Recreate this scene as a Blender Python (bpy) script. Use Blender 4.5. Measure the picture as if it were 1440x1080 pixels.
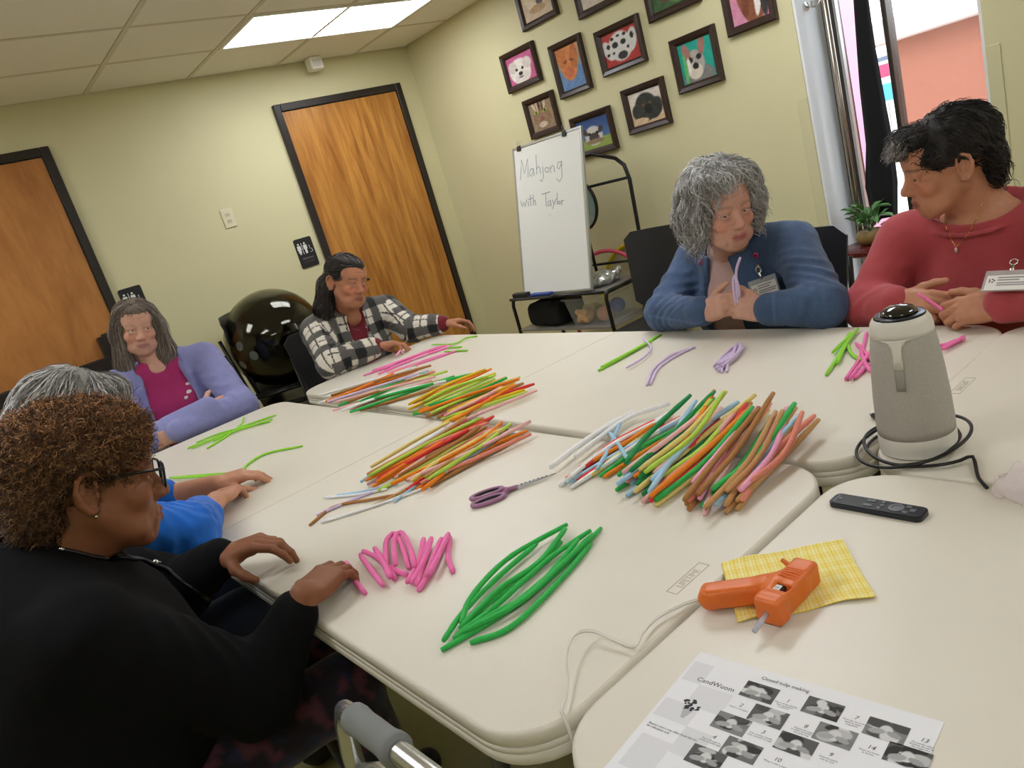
import bpy, bmesh, math, random
import numpy as np
from mathutils import Vector, Matrix
from mathutils.bvhtree import BVHTree
for o in list(bpy.data.objects): bpy.data.objects.remove(o, do_unlink=True)
SC = bpy.context.scene
COL = SC.collection
random.seed(7)
# ---------------------------------------------------------------- camera
FPX, YAW, PITCH, ROLL = 1047.826, .9488, .2610, -.2893
CAM = np.array([-.3367, -.6553, 1.3695])
def _basis():
    fw = np.array([math.cos(PITCH)*math.cos(YAW), math.cos(PITCH)*math.sin(YAW), -math.sin(PITCH)])
    r = np.cross(fw, [0, 0, 1.]); r /= np.linalg.norm(r); u = np.cross(r, fw)
    c, s = math.cos(ROLL), math.sin(ROLL)
    return c*r+s*u, -s*r+c*u, fw
CR, CU, CF = _basis()
def ray(x, y): return CF+(x-720)/FPX*CR-(y-540)/FPX*CU
def on(x, y, axis, val):                 # pixel -> point on the plane axis=val
    d = ray(x, y); return CAM+(val-CAM[axis])/d[axis]*d
def dep(x, y, t): return CAM+t*ray(x, y)  # pixel -> point at depth t
TZ = .737
def T(x, y, z=TZ): return on(x, y, 2, z)
cd = bpy.data.cameras.new('camera'); cam = bpy.data.objects.new('camera', cd); COL.objects.link(cam)
cam.matrix_world = Matrix(((CR[0], CU[0], -CF[0], CAM[0]), (CR[1], CU[1], -CF[1], CAM[1]), (CR[2], CU[2], -CF[2], CAM[2]), (0, 0, 0, 1)))
cd.sensor_fit = 'HORIZONTAL'; cd.sensor_width = 36; cd.lens = FPX/1440*36; cd.clip_start = .02
SC.camera = cam
# ---------------------------------------------------------------- sky, sun, exposure
w = bpy.data.worlds.new('world'); SC.world = w; w.use_nodes = True
bgn = w.node_tree.nodes['Background']; bgn.inputs[0].default_value = (.80, .90, 1, 1); bgn.inputs[1].default_value = 5.0
sd = bpy.data.lights.new('sun', 'SUN'); sd.energy = 1.0; sd.angle = .01; sd.color = (1, .95, .86)
sun = bpy.data.objects.new('sun', sd); COL.objects.link(sun)
sun.rotation_euler = Vector((.62, .28, -.78)).to_track_quat('-Z', 'Y').to_euler()
SC.view_settings.view_transform = 'Standard'; SC.view_settings.look = 'None'
SC.view_settings.exposure = 0.0; SC.view_settings.gamma = 1; SC.view_settings.use_curve_mapping = False
LIGHT_E = 12.2
# ---------------------------------------------------------------- colour and material helpers
def lin(c):
    c = np.asarray(c, float)/255.
    return np.where(c <= .04045, c/12.92, ((c+.055)/1.055)**2.4)
def L4(c): return (*[float(v) for v in lin(c)], 1.)
MATS = {}
def mat(name, col, rough=.5, metal=0., noise=None, bump=None, sheen=0., trans=0., ior=1.45, emis=None, alpha=1., sss=0., attr=False, coat=0., stretch=None, spec=.5):
    """principled material; noise=(scale, amount) varies the colour, bump=(scale, strength) the relief"""
    if name in MATS: return MATS[name]
    m = bpy.data.materials.new(name); m.use_nodes = True; MATS[name] = m
    nt = m.node_tree; N = nt.nodes; K = nt.links; b = N['Principled BSDF']
    b.inputs['Roughness'].default_value = rough; b.inputs['Metallic'].default_value = metal
    b.inputs['IOR'].default_value = ior; b.inputs['Alpha'].default_value = alpha
    b.inputs['Specular IOR Level'].default_value = spec
    if trans: b.inputs['Transmission Weight'].default_value = trans
    if coat: b.inputs['Coat Weight'].default_value = coat
    if sheen: b.inputs['Sheen Weight'].default_value = sheen; b.inputs['Sheen Roughness'].default_value = .4
    if sss:
        b.inputs['Subsurface Weight'].default_value = sss; b.inputs['Subsurface Radius'].default_value = (.0030, .0012, .0008); b.inputs['Subsurface Scale'].default_value = 1.
    if emis:
        b.inputs['Emission Color'].default_value = L4(emis[0]); b.inputs['Emission Strength'].default_value = emis[1]
    src = None
    if attr:
        a = N.new('ShaderNodeAttribute'); a.attribute_name = 'Col'; src = a.outputs['Color']
    else:
        b.inputs['Base Color'].default_value = L4(col)
    co = None
    if noise or bump:
        tc = N.new('ShaderNodeTexCoord'); co = tc.outputs['Object']
        if stretch:
            mp = N.new('ShaderNodeMapping'); mp.inputs['Scale'].default_value = stretch; K.new(co, mp.inputs[0]); co = mp.outputs[0]
    if noise:
        nz = N.new('ShaderNodeTexNoise'); nz.inputs['Scale'].default_value = noise[0]; nz.inputs['Detail'].default_value = 4
        K.new(co, nz.inputs['Vector'])
        hv = N.new('ShaderNodeMapRange'); hv.inputs['To Min'].default_value = 1-noise[1]; hv.inputs['To Max'].default_value = 1+noise[1]
        hv.inputs['From Min'].default_value = .25; hv.inputs['From Max'].default_value = .75
        K.new(nz.outputs[0], hv.inputs[0])
        mx = N.new('ShaderNodeVectorMath'); mx.operation = 'SCALE'
        if src: K.new(src, mx.inputs[0])
        else: mx.inputs[0].default_value = L4(col)[:3]
        K.new(hv.outputs[0], mx.inputs['Scale']); src = mx.outputs[0]
    if src: K.new(src, b.inputs['Base Color'])
    if bump:
        n2 = N.new('ShaderNodeTexNoise'); n2.inputs['Scale'].default_value = bump[0]; n2.inputs['Detail'].default_value = 3
        K.new(co, n2.inputs['Vector'])
        bp = N.new('ShaderNodeBump'); bp.inputs['Strength'].default_value = bump[1]; bp.inputs['Distance'].default_value = .004
        K.new(n2.outputs[0], bp.inputs['Height']); K.new(bp.outputs[0], b.inputs['Normal'])
    return m
def wood_mat(name, c0, c1, scale):
    m = bpy.data.materials.new(name); m.use_nodes = True; nt = m.node_tree; N = nt.nodes; K = nt.links; b = N['Principled BSDF']
    b.inputs['Roughness'].default_value = .38
    tc = N.new('ShaderNodeTexCoord'); mp = N.new('ShaderNodeMapping'); mp.inputs['Scale'].default_value = scale
    K.new(tc.outputs['Object'], mp.inputs[0])
    wv = N.new('ShaderNodeTexNoise'); wv.inputs['Scale'].default_value = 1.2; wv.inputs['Detail'].default_value = 6; wv.inputs['Distortion'].default_value = 1.6
    K.new(mp.outputs[0], wv.inputs['Vector'])
    n2 = N.new('ShaderNodeTexNoise'); n2.inputs['Scale'].default_value = 9; n2.inputs['Detail'].default_value = 3; K.new(mp.outputs[0], n2.inputs['Vector'])
    ad = N.new('ShaderNodeMath'); ad.operation = 'MULTIPLY_ADD'; ad.inputs[1].default_value = .35; K.new(n2.outputs[0], ad.inputs[0]); K.new(wv.outputs[0], ad.inputs[2])
    cr = N.new('ShaderNodeValToRGB'); e = cr.color_ramp.elements; e[0].position = .46; e[1].position = .82; e[0].color = L4(c0); e[1].color = L4(c1)
    K.new(ad.outputs[0], cr.inputs[0]); K.new(cr.outputs[0], b.inputs['Base Color'])
    return m
# ---------------------------------------------------------------- mesh helpers
class MB:
    """collects shapes into one mesh"""
    def __init__(s): s.v = []; s.f = []; s.n = 0; s.c = None
    def add(s, V, F):
        V = [tuple(map(float, p)) for p in V]
        s.f += [tuple(i+s.n for i in q) for q in F]; s.v += V; s.n += len(V); return s
    def box(s, lo, hi, M=None, bev=0.):
        lo = np.minimum(lo, hi).astype(float); hi2 = np.maximum(lo, hi).astype(float)
        if bev <= 0:
            V = [(x, y, z) for z in (lo[2], hi2[2]) for y in (lo[1], hi2[1]) for x in (lo[0], hi2[0])]
            F = [(0, 2, 3, 1), (4, 5, 7, 6), (0, 1, 5, 4), (2, 6, 7, 3), (0, 4, 6, 2), (1, 3, 7, 5)]
        else:
            c = (lo+hi2)/2; h = (hi2-lo)/2; b = min(bev, min(h)*.99); V = []; F = []
            idx = {}
            for sx in (-1, 1):
                for sy in (-1, 1):
                    for sz in (-1, 1):
                        for k in range(3):
                            off = [h[0]-b, h[1]-b, h[2]-b]; off[k] = h[k]
                            idx[(sx, sy, sz, k)] = len(V); V.append((c[0]+sx*off[0], c[1]+sy*off[1], c[2]+sz*off[2]))
            for k in range(3):
                for sg in (-1, 1):
                    o = [q for q in range(3) if q != k]; q = []
                    for a, d in ((-1, -1), (1, -1), (1, 1), (-1, 1)):
                        t = [0, 0, 0]; t[k] = sg; t[o[0]] = a; t[o[1]] = d; q.append(idx[(t[0], t[1], t[2], k)])
                    if (sg < 0) ^ (k == 1): q = q[::-1]
                    F.append(q)
            for k in range(3):
                o = [q for q in range(3) if q != k]
                for a in (-1, 1):
                    for d in (-1, 1):
                        q = []
                        for e, kk in ((-1, o[0]), (-1, o[1]), (1, o[1]), (1, o[0])):
                            t = [0, 0, 0]; t[k] = e; t[o[0]] = a; t[o[1]] = d; q.append(idx[(t[0], t[1], t[2], kk)])
                        F.append(q)
            for sx in (-1, 1):
                for sy in (-1, 1):
                    for sz in (-1, 1): F.append([idx[(sx, sy, sz, k)] for k in range(3)])
        if M is not None: V = [tuple(M @ Vector(p)) for p in V]
        return s.add(V, F)
    def tube(s, P, r, n=8, caps=True, closed=False, flat=None):
        """round tube along the points P; r a number or one per point; flat=(axis, ratio) squashes the section"""
        P = [Vector(p) for p in P]; m = len(P); rr = [r]*m if np.isscalar(r) else list(r)
        V = []; F = []; up = None
        for i, p in enumerate(P):
            a = P[(i-1) % m] if (closed or i > 0) else P[0]; c = P[(i+1) % m] if (closed or i < m-1) else P[-1]
            t = (c-a); t = t.normalized() if t.length > 1e-9 else Vector((0, 0, 1))
            if up is None: up = Vector((0, 0, 1)) if abs(t.z) < .9 else Vector((1, 0, 0))
            e1 = (up-t*up.dot(t)); e1 = e1.normalized() if e1.length > 1e-6 else t.orthogonal().normalized()
            e2 = t.cross(e1); up = e1
            for k in range(n):
                th = 2*math.pi*k/n; d = e1*math.cos(th)*rr[i]+e2*math.sin(th)*rr[i]
                if flat: ax = Vector(flat[0]); d = d-ax*d.dot(ax)*(1-flat[1])
                V.append(p+d)
        for i in range(m if closed else m-1):
            j = (i+1) % m
            for k in range(n): F.append((i*n+k, i*n+(k+1) % n, j*n+(k+1) % n, j*n+k))
        if caps and not closed: F.append(tuple(range(n))[::-1]); F.append(tuple((m-1)*n+k for k in range(n)))
        return s.add(V, F)
    def lathe(s, prof, n=24, M=None, cap=True):
        V = []; F = []; m = len(prof)
        for r, z in prof:
            for k in range(n): V.append((r*math.cos(2*math.pi*k/n), r*math.sin(2*math.pi*k/n), z))
        for i in range(m-1):
            for k in range(n): F.append((i*n+k, i*n+(k+1) % n, (i+1)*n+(k+1) % n, (i+1)*n+k))
        if cap: F.append(tuple(range(n))[::-1]); F.append(tuple((m-1)*n+k for k in range(n)))
        if M is not None: V = [tuple(M @ Vector(p)) for p in V]
        return s.add(V, F)
    def prism(s, poly, z0, z1, M=None):
        n = len(poly); V = [(x, y, z0) for x, y in poly]+[(x, y, z1) for x, y in poly]
        F = [tuple(range(n))[::-1], tuple(range(n, 2*n))]+[(i, (i+1) % n, n+(i+1) % n, n+i) for i in range(n)]
        if M is not None: V = [tuple(M @ Vector(p)) for p in V]
        return s.add(V, F)
    def sphere(s, c, r, n=16, m=10, M=None):
        r = (r, r, r) if np.isscalar(r) else r; V = [(0, 0, -1)]; F = []
        for i in range(1, m):
            ph = -math.pi/2+math.pi*i/m
            for k in range(n): V.append((math.cos(ph)*math.cos(2*math.pi*k/n), math.cos(ph)*math.sin(2*math.pi*k/n), math.sin(ph)))
        V.append((0, 0, 1)); l = len(V)-1
        for k in range(n): F.append((0, 1+(k+1) % n, 1+k)); F.append((l, l-n+k, l-n+(k+1) % n))
        for i in range(m-2):
            for k in range(n): F.append((1+i*n+k, 1+i*n+(k+1) % n, 1+(i+1)*n+(k+1) % n, 1+(i+1)*n+k))
        V = [(p[0]*r[0], p[1]*r[1], p[2]*r[2]) for p in V]
        if M is not None: V = [tuple((M @ Vector(p)).to_3d()) for p in V]
        return s.add([(p[0]+c[0], p[1]+c[1], p[2]+c[2]) for p in V], F)
    def mesh(s, name, smooth=False):
        me = bpy.data.meshes.new(name); me.from_pydata(s.v, [], s.f); me.update()
        bm = bmesh.new(); bm.from_mesh(me); bmesh.ops.recalc_face_normals(bm, faces=bm.faces); bm.to_mesh(me); bm.free()
        if smooth:
            for p in me.polygons: p.use_smooth = True
        if s.c is not None: setcol(me, s.c)
        return me
def setcol(me, C):
    C = np.asarray(C, np.float32); C = np.concatenate([C, np.ones((len(C), 1), np.float32)], 1)
    a = me.color_attributes.new('Col', 'FLOAT_COLOR', 'POINT'); a.data.foreach_set('color', C.ravel())
def soft(me, ang=35):
    """smooth shading with sharp edges past the angle"""
    bm = bmesh.new(); bm.from_mesh(me)
    for f in bm.faces: f.smooth = True
    for e in bm.edges:
        if len(e.link_faces) == 2 and e.calc_face_angle(0) > math.radians(ang): e.smooth = False
    bm.to_mesh(me); bm.free(); return me
def link(name, me, m, parent=None, local=False):
    o = bpy.data.objects.new(name, me); COL.objects.link(o)
    if m is not None and not me.materials: me.materials.append(m)
    if parent is not None:
        o.parent = parent
        if not local and parent.parent is None and parent.type == 'EMPTY': o.matrix_parent_inverse = parent.matrix_basis.inverted()
    return o
def obj(name, mb, m, parent=None, smooth=False, local=False, ang=None):
    me = mb.mesh(name, smooth)
    if ang: soft(me, ang)
    return link(name, me, m, parent, local)
def tag(o, label, cat, group=None):
    o['label'] = label; o['category'] = cat
    if group: o['group'] = group
    return o
def thing(name, label, cat, loc=(0, 0, 0), rz=0., group=None):
    o = bpy.data.objects.new(name, None); COL.objects.link(o); o.empty_display_size = .05
    o.matrix_basis = Matrix.Translation(Vector(loc)) @ Matrix.Rotation(rz, 4, 'Z')
    return tag(o, label, cat, group)
def struct(name, mb, m, **k):
    o = obj(name, mb, m, **k); o['kind'] = 'structure'; return o
def copy_tree(o, parent=None):
    c = o.copy(); COL.objects.link(c)
    if parent is not None: c.parent = parent; c.matrix_parent_inverse = o.matrix_parent_inverse.copy()
    for ch in list(o.children): copy_tree(ch, c)
    return c
def frame_M(o, ex, ey, ez):
    """matrix with the given axes as columns at o"""
    M = Matrix.Identity(4)
    for i, e in enumerate((ex, ey, ez)):
        for j in range(3): M[j][i] = float(e[j])
    for j in range(3): M[j][3] = float(o[j])
    return M
def rrect(x0, y0, x1, y1, r, n=8):
    P = []
    for cx, cy, a in ((x1-r, y1-r, 0), (x0+r, y1-r, 90), (x0+r, y0+r, 180), (x1-r, y0+r, 270)):
        for k in range(n+1):
            t = math.radians(a+90*k/n); P.append((cx+r*math.cos(t), cy+r*math.sin(t)))
    return P
def grid_paint(name, w, h, nx, ny, fn, M, m, parent):
    """flat print: a fine grid whose vertices carry the colours of fn(u, v)"""
    u = np.linspace(0, 1, nx+1); v = np.linspace(0, 1, ny+1); Ug, Vg = np.meshgrid(u, v)
    C = fn(Ug.ravel(), Vg.ravel())
    b = MB(); V = [M @ Vector((float(a)*w, float(c)*h, 0)) for a, c in zip(Ug.ravel(), Vg.ravel())]
    F = [(j*(nx+1)+i, j*(nx+1)+i+1, (j+1)*(nx+1)+i+1, (j+1)*(nx+1)+i) for j in range(ny) for i in range(nx)]
    b.add(V, F); me = bpy.data.meshes.new(name); me.from_pydata(b.v, [], b.f); me.update(); setcol(me, lin(C))
    return link(name, me, m, parent)
def text_mesh(s, size, M, extrude=0., align='LEFT', shear=0., font_w=1., spacing=1.):
    cu = bpy.data.curves.new('t', 'FONT'); cu.body = s; cu.size = size; cu.extrude = extrude; cu.align_x = align; cu.shear = shear
    cu.resolution_u = 2; cu.space_line = spacing; cu.offset = 0
    o = bpy.data.objects.new('t', cu); COL.objects.link(o)
    dg = bpy.context.evaluated_depsgraph_get(); me = bpy.data.meshes.new_from_object(o.evaluated_get(dg))
    bpy.data.objects.remove(o); bpy.data.curves.remove(cu)
    S = Matrix.Diagonal((font_w, 1, 1, 1)); me.transform(M @ S); return me
def text_obj(name, s, size, M, m, parent, **k):
    me = text_mesh(s, size, M, **k); me.materials.clear(); return link(name, me, m, parent)
# ================================================================ room shell
XP, YB, ZC = 3.051, 4.143, 2.45
X0, Y0 = -2.6, -3.5
OY0, OY1 = .497, 1.222            # the window bay in the picture wall
M_wall = mat('wall_paint', (215, 208, 166), .62, noise=(3, .02), bump=(220, .06))
M_white = mat('white_paint', (236, 238, 240), .5)
M_frame = mat('dark_frame_paint', (40, 33, 30), .35)
M_floor = mat('floor_vinyl', (158, 153, 100), .35, noise=(40, .06))
M_tile = mat('ceiling_tile', (240, 233, 220), .9, noise=(160, .05), bump=(260, .35))
M_bar = mat('ceiling_bar', (214, 204, 184), .6)
M_alu = mat('aluminium', (196, 198, 198), .35, metal=.9)
M_blk = mat('black_plastic', (30, 30, 31), .42)
M_blkm = mat('black_metal', (26, 25, 25), .35, metal=.2)
M_att = mat('paint_print', (0, 0, 0), .6, attr=True)
struct('floor', MB().box((X0-.15, Y0-.15, -.1), (XP+.15, YB+.15, 0)), M_floor)
ceil = struct('ceiling', MB().box((X0-.15, Y0-.15, ZC+.02), (XP+.4, YB+.15, ZC+.14)), M_bar)
struct('wall_back', MB().box((X0-.15, YB, 0), (XP+.15, YB+.15, ZC+.02)), M_wall)
struct('wall_left', MB().box((X0-.15, Y0, 0), (X0, YB, ZC+.02)), M_wall)
struct('wall_front', MB().box((X0-.15, Y0-.15, 0), (XP+.15, Y0, ZC+.02)), M_wall)
wr = MB(); wr.box((XP, OY1, 0), (XP+.27, YB, ZC+.02)); wr.box((XP, Y0, 0), (XP+.27, OY0, ZC+.02)); wr.box((XP, OY0, 2.25), (XP+.27, OY1, ZC+.02))
wallr = struct('wall_right', wr, M_wall)
struct('baseboard_back', MB().box((X0, YB-.012, 0), (XP, YB, .1)), M_frame)
b_ = MB(); b_.box((XP-.012, OY1, 0), (XP, YB-.012, .1)); b_.box((XP-.012, Y0, 0), (XP, OY0, .1)); struct('baseboard_right', b_, M_frame)
# ceiling tiles between the T-bars
TX, TY = .585, .545
tx0 = .86-6*TX; nx_ = 10; ny_ = 14
LIGHTS = [(7, 1), (7, 5), (7, 10), (2, 1), (2, 5), (2, 10)]
occ = {(i+k, j) for i, j in LIGHTS for k in (0, 1)}
tb = MB().box((.012, .012, 0), (TX-.012, TY-.012, .018), bev=.004); tme = tb.mesh('ceiling_tile'); tme.materials.append(M_tile)
for j in range(ny_):
    for i in range(-1, nx_):
        x = tx0+i*TX; y = YB-(j+1)*TY
        if x+TX > XP+.01 or x < X0-.02 or y < Y0 or (i, j) in occ: continue
        o = link('ceiling_tile', tme, None, ceil); o.location = (x, y, ZC+.002)
# edge strips along the picture wall
sw = XP-2.616
sb = MB().box((.012, .012, 0), (sw-.004, TY-.012, .018), bev=.004); sme = sb.mesh('ceiling_tile'); sme.materials.append(M_tile)
for j in range(ny_):
    y = YB-(j+1)*TY
    if y > Y0: o = link('ceiling_tile', sme, None, ceil); o.location = (2.616, y, ZC+.002)
for i in range(0, nx_+1):
    x = tx0+i*TX
    if x < XP: obj('ceiling_runner', MB().box((x-.0115, Y0, ZC), (x+.0115, YB, ZC+.02)), M_bar, ceil)
for j in range(0, ny_+1):
    y = YB-j*TY
    if y > Y0: obj('ceiling_runner', MB().box((X0, y-.0095, ZC+.0006), (XP, y+.0095, ZC+.02)), M_bar, ceil)
# recessed fluorescent lights
M_diff = mat('light_diffuser', (255, 250, 236), .5, emis=((245, 248, 255), LIGHT_E))
for k, (i, j) in enumerate(LIGHTS):
    x0, y0 = tx0+i*TX, YB-(j+1)*TY
    lab = 'long recessed fluorescent light in the tiled ceiling near the oak door' if k == 0 else 'long recessed fluorescent light in the tiled ceiling away from the oak door'
    t = thing('ceiling_light', lab, 'light', (x0+TX, y0+TY/2, ZC), 0, None if k == 0 else 'other ceiling lights')
    f = MB(); a, c, d, e = x0+.012, y0+.010, x0+2*TX-.012, y0+TY-.010
    for lo, hi in (((a, c), (d, c+.02)), ((a, e-.02), (d, e)), ((a, c+.02), (a+.02, e-.02)), ((d-.02, c+.02), (d, e-.02))): f.box((*lo, ZC-.004), (*hi, ZC+.019))
    obj('frame', f, mat('light_frame', (238, 236, 228), .4), t)
    obj('diffuser', MB().box((a+.021, c+.021, ZC+.002), (d-.021, e-.021, ZC+.012)), M_diff, t)
# doors
M_oak = wood_mat('oak_veneer', (150, 92, 32), (198, 138, 62), (9, 9, .8))
M_oak2 = wood_mat('oak_veneer_plain', (162, 102, 46), (188, 126, 64), (5, 5, 1.2))
def door(n, xl, xr, zt, m, hx, hz, hs):
    fw = .048
    d = MB()
    d.box((xl, YB-.03, 0), (xl+fw, YB+.0, zt), bev=.004); d.box((xr-fw, YB-.03, 0), (xr, YB, zt), bev=.004); d.box((xl+fw, YB-.03, zt-fw), (xr-fw, YB, zt), bev=.004)
    root = struct('door_%d' % n, d, M_frame)
    leaf = obj('door_leaf', MB().box((xl+fw+.004, YB-.016, .012), (xr-fw-.004, YB-.001, zt-fw-.004)), m, root)
    h = MB(); h.lathe([(.026, 0), (.026, .008), (.012, .012), (.012, .045)], 16, frame_M((hx, YB-.016, hz), (1, 0, 0), (0, 0, 1), (0, -1, 0)))
    h.tube([(hx, YB-.058, hz), (hx+hs*.12, YB-.058, hz)], .009, 8); h.box((hx-.03, YB-.022, hz-.03), (hx+.03, YB-.016, hz+.16), None, .003); obj('door_handle', h, M_frame, leaf, ang=40)
    return root
door(1, 1.898, 2.896, 2.216, M_oak, 2.02, .98, 1)
d2 = door(2, -.44, .572, 2.216, M_oak2, .46, 1.02, -1)
pb_ = MB(); pb_.box((-.37, YB-.085, .975), (.44, YB-.045, 1.055), None, .008); pb_.box((.40, YB-.07, .96), (.50, YB-.016, 1.17), None, .006); pb_.box((-.38, YB-.07, .96), (-.33, YB-.016, 1.07), None, .006)
obj('push_bar', pb_, M_frame, d2)
# window bay: white reveal, metal frames, panes
wx = XP+.27
o = struct('trim_1', MB().box((XP+.004, OY1-.012, 0), (wx, OY1-.0005, 2.25)), M_white)
o = struct('trim_2', MB().box((XP+.004, OY0+.0005, 0), (wx, OY0+.012, 2.25)), M_white)
M_bronze = mat('bronze_metal', (74, 66, 58), .35, metal=.6)
wf = MB()
for y0, y1 in ((1.155, 1.209), (.93, .952), (.51, .56)): wf.box((wx-.05, y0, 0), (wx+.02, y1, 2.25), bev=.003)
wf.box((wx-.05, .56, 0), (wx+.02, 1.155, .06)); wf.box((wx-.05, .56, 2.19), (wx+.02, 1.155, 2.25))
win = struct('window_1', wf, M_bronze)
obj('window_bead', MB().box((wx-.056, 1.140, .06), (wx-.03, 1.152, 2.19)), M_alu, win)
M_glass = mat('window_glass', (255, 255, 255), .02, alpha=.05)
obj('pane', MB().box((wx-.012, .953, .06), (wx-.008, 1.14, 2.19)), M_glass, win)
obj('pane', MB().box((wx-.012, .561, .06), (wx-.008, .929, 2.19)), M_glass, win)
# clear corner guards on the two wall edges
M_guard = mat('corner_guard_plastic', (214, 208, 168), .18, coat=.5)
for n, ya, yb in ((3, OY1, OY1+.05), (4, OY0-.05, OY0)):
    struct('trim_%d' % n, MB().box((XP-.004, ya, .1), (XP, yb, 1.33), bev=.0015), M_guard)
# coat hook high on the white reveal
hk = thing('coat_hook', 'chrome coat hook on the white window reveal', 'hook', (XP+.09, OY1-.012, 1.70))
p = Vector((XP+.09, OY1-.012, 1.71))
obj('plate', MB().lathe([(.02, 0), (.02, .006), (.008, .01)], 14, frame_M(p, (1, 0, 0), (0, 0, 1), (0, -1, 0))), mat('chrome', (215, 215, 215), .12, metal=1.), hk, ang=40)
for s in (-1, 1): obj('prong', MB().tube([p+Vector((0, -.008, 0)), p+Vector((s*.02, -.035, -.012)), p+Vector((s*.035, -.05, .004)), p+Vector((s*.04, -.052, .02))], .005, 8), mat('chrome', None), hk, smooth=True)
# ---------------------------------------------------------------- outside the window
struct('ground_outside', MB().box((XP+.28, -6, -.12), (16, 9, -.02)), mat('concrete', (214, 208, 200), .8, noise=(6, .06)))
M_st = mat('orange_stucco', (150, 92, 74), .9, noise=(30, .08), bump=(90, .5))
M_pk = mat('pale_stucco', (184, 166, 164), .9, bump=(90, .3))
yl = on(1262, 110, 0, 6.)[1]; zt = on(1300, 45, 0, 6.)[2]
struct('wall_outside', MB().box((6., -3, 0), (6.3, yl, zt)), M_st)
struct('trim_5', MB().box((5.86, -3, zt), (6.35, yl+.18, zt+.17), bev=.01), M_pk)
struct('wall_neighbour', MB().box((4.6, 1.78, 0), (4.9, 1.86, 3.4)), mat('pink_stucco', (214, 150, 178), .9, bump=(90, .3)))
sg = on(1243, 112, 0, 7.5)
st_ = thing('signboard', 'small red and blue signboard on a post outside the window', 'sign', (sg[0], sg[1], -.02))
obj('post', MB().tube([(sg[0]+.03, sg[1], -.02), (sg[0]+.03, sg[1], sg[2])], .02, 8), M_alu, st_)
pn = obj('panel', MB().box((sg[0]-.015, sg[1]-.12, sg[2]-.22), (sg[0]+.015, sg[1]+.12, sg[2]+.24)), M_white, st_)
for z0, z1, c in ((.17, .21, (90, 100, 120)), (.02, .14, (214, 52, 92)), (-.2, -.04, (70, 160, 205))):
    obj('colour_band', MB().box((sg[0]-.019, sg[1]-.1, sg[2]+z0), (sg[0]-.0155, sg[1]+.1, sg[2]+z1)), mat('sign_%d' % c[0], c, .5), pn)
# ================================================================ tables
M_tab = mat('table_plastic', (226, 219, 204), .34, noise=(14, .012), bump=(500, .05))
M_tabs = mat('table_groove', (188, 180, 164), .5)
M_leg = mat('table_leg_metal', (92, 92, 94), .4, metal=.6)
TL_, TW_ = 2.556, .762
def table(label, x, y, ang, logo_end=None):
    """blow-moulded folding table: corner of the top at (x, y), width along local x, length along local y"""
    t = thing('folding_table', label, 'table', (x, y, 0), ang)
    g = .0012
    for k in (0, 1):
        y0 = 0 if k == 0 else TL_/2+g; y1 = TL_/2-g if k == 0 else TL_
        R = .100; prof = []
        def outline(ins):
            P = []
            a, c, d, e = ins, y0+(ins if k == 0 else 0), TW_-ins, y1-(ins if k == 1 else 0)
            r = max(R-ins, .02)
            cs = [(d, e, 0), (a, e, 90), (a, c, 180), (d, c, 270)]
            for cx, cy, an in cs:
                rnd = (cy == c and k == 0) or (cy == e and k == 1)
                rr = r if rnd else .004
                ox = cx-rr if cx == d else cx+rr; oy = cy-rr if cy == e else cy+rr
                for q in range(9):
                    th = math.radians(an+90*q/8); P.append((ox+rr*math.cos(th), oy+rr*math.sin(th)))
            return P
        rows = [(.0060, 0), (.0022, -.0012), (.0004, -.0045), (0, -.009), (0, -.0205), (.0016, -.022), (0, -.0235), (0, -.031), (.0016, -.0325), (0, -.034), (0, -.047), (.004, -.052), (.03, -.052)]
        V = []; F = []; n = 36
        for ins, dz in rows: V += [(px, py, TZ+dz) for px, py in outline(ins)]
        for i in range(len(rows)-1):
            for q in range(n): F.append((i*n+q, (i+1)*n+q, (i+1)*n+(q+1) % n, i*n+(q+1) % n))
        F.append(tuple(range(n))); F.append(tuple((len(rows)-1)*n+q for q in range(n))[::-1])
        b = MB(); b.add(V, F); o_ = obj('table_top', b, M_tab, t, local=True, ang=50)
        for p_ in o_.data.polygons:
            if len(p_.vertices) > 4: p_.use_smooth = False
    for k in (0, 1):
        yl_ = .32 if k == 0 else TL_-.32
        for sx in (.12, TW_-.12):
            obj('leg', MB().tube([(sx, yl_, TZ-.05), (sx, yl_, .015)], .014, 10), M_leg, t, local=True, smooth=True)
        obj('leg_brace', MB().tube([(.12, yl_, .22), (TW_-.12, yl_, .22)], .010, 8), M_leg, t, local=True, smooth=True)
    if logo_end is not None:
        lx, ly, rot = logo_end
        M = Matrix.Translation((lx, ly, TZ)) @ Matrix.Rotation(rot, 4, 'Z')
        me = text_mesh('LIFETIME', .0160, M @ Matrix.Translation((0, -.0057, 0)), extrude=.0004, align='CENTER', font_w=.82)
        me.materials.clear(); lg = link('logo_lettering', me, M_tabs, t, local=True)
        fr = MB()
        for lo, hi in (((-.042, -.0098), (.042, -.0086)), ((-.042, .0086), (.042, .0098)), ((-.042, -.0086), (-.0408, .0086)), ((.0408, -.0086), (.042, .0086))): fr.box((*lo, -.0004), (*hi, .0005), M)
        obj('logo_border', fr, M_tabs, t, local=True)
    return t
t1 = table('beige folding table with scissors and folded pink stems, beside the seated black sweater', 0, 0, .0122, (.38, .046, 0))
t2 = table('beige folding table in front of the woman in the denim jacket', .771, -.0075, -.0203)
t3 = table('beige folding table carrying the instruction sheet and the glue gun', .012, -TL_-.004, .0, None)
t4 = table('beige folding table under the tall grey camera device',   .782, -TL_-.012, .0, (.374, TL_-.034, math.pi))
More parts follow.
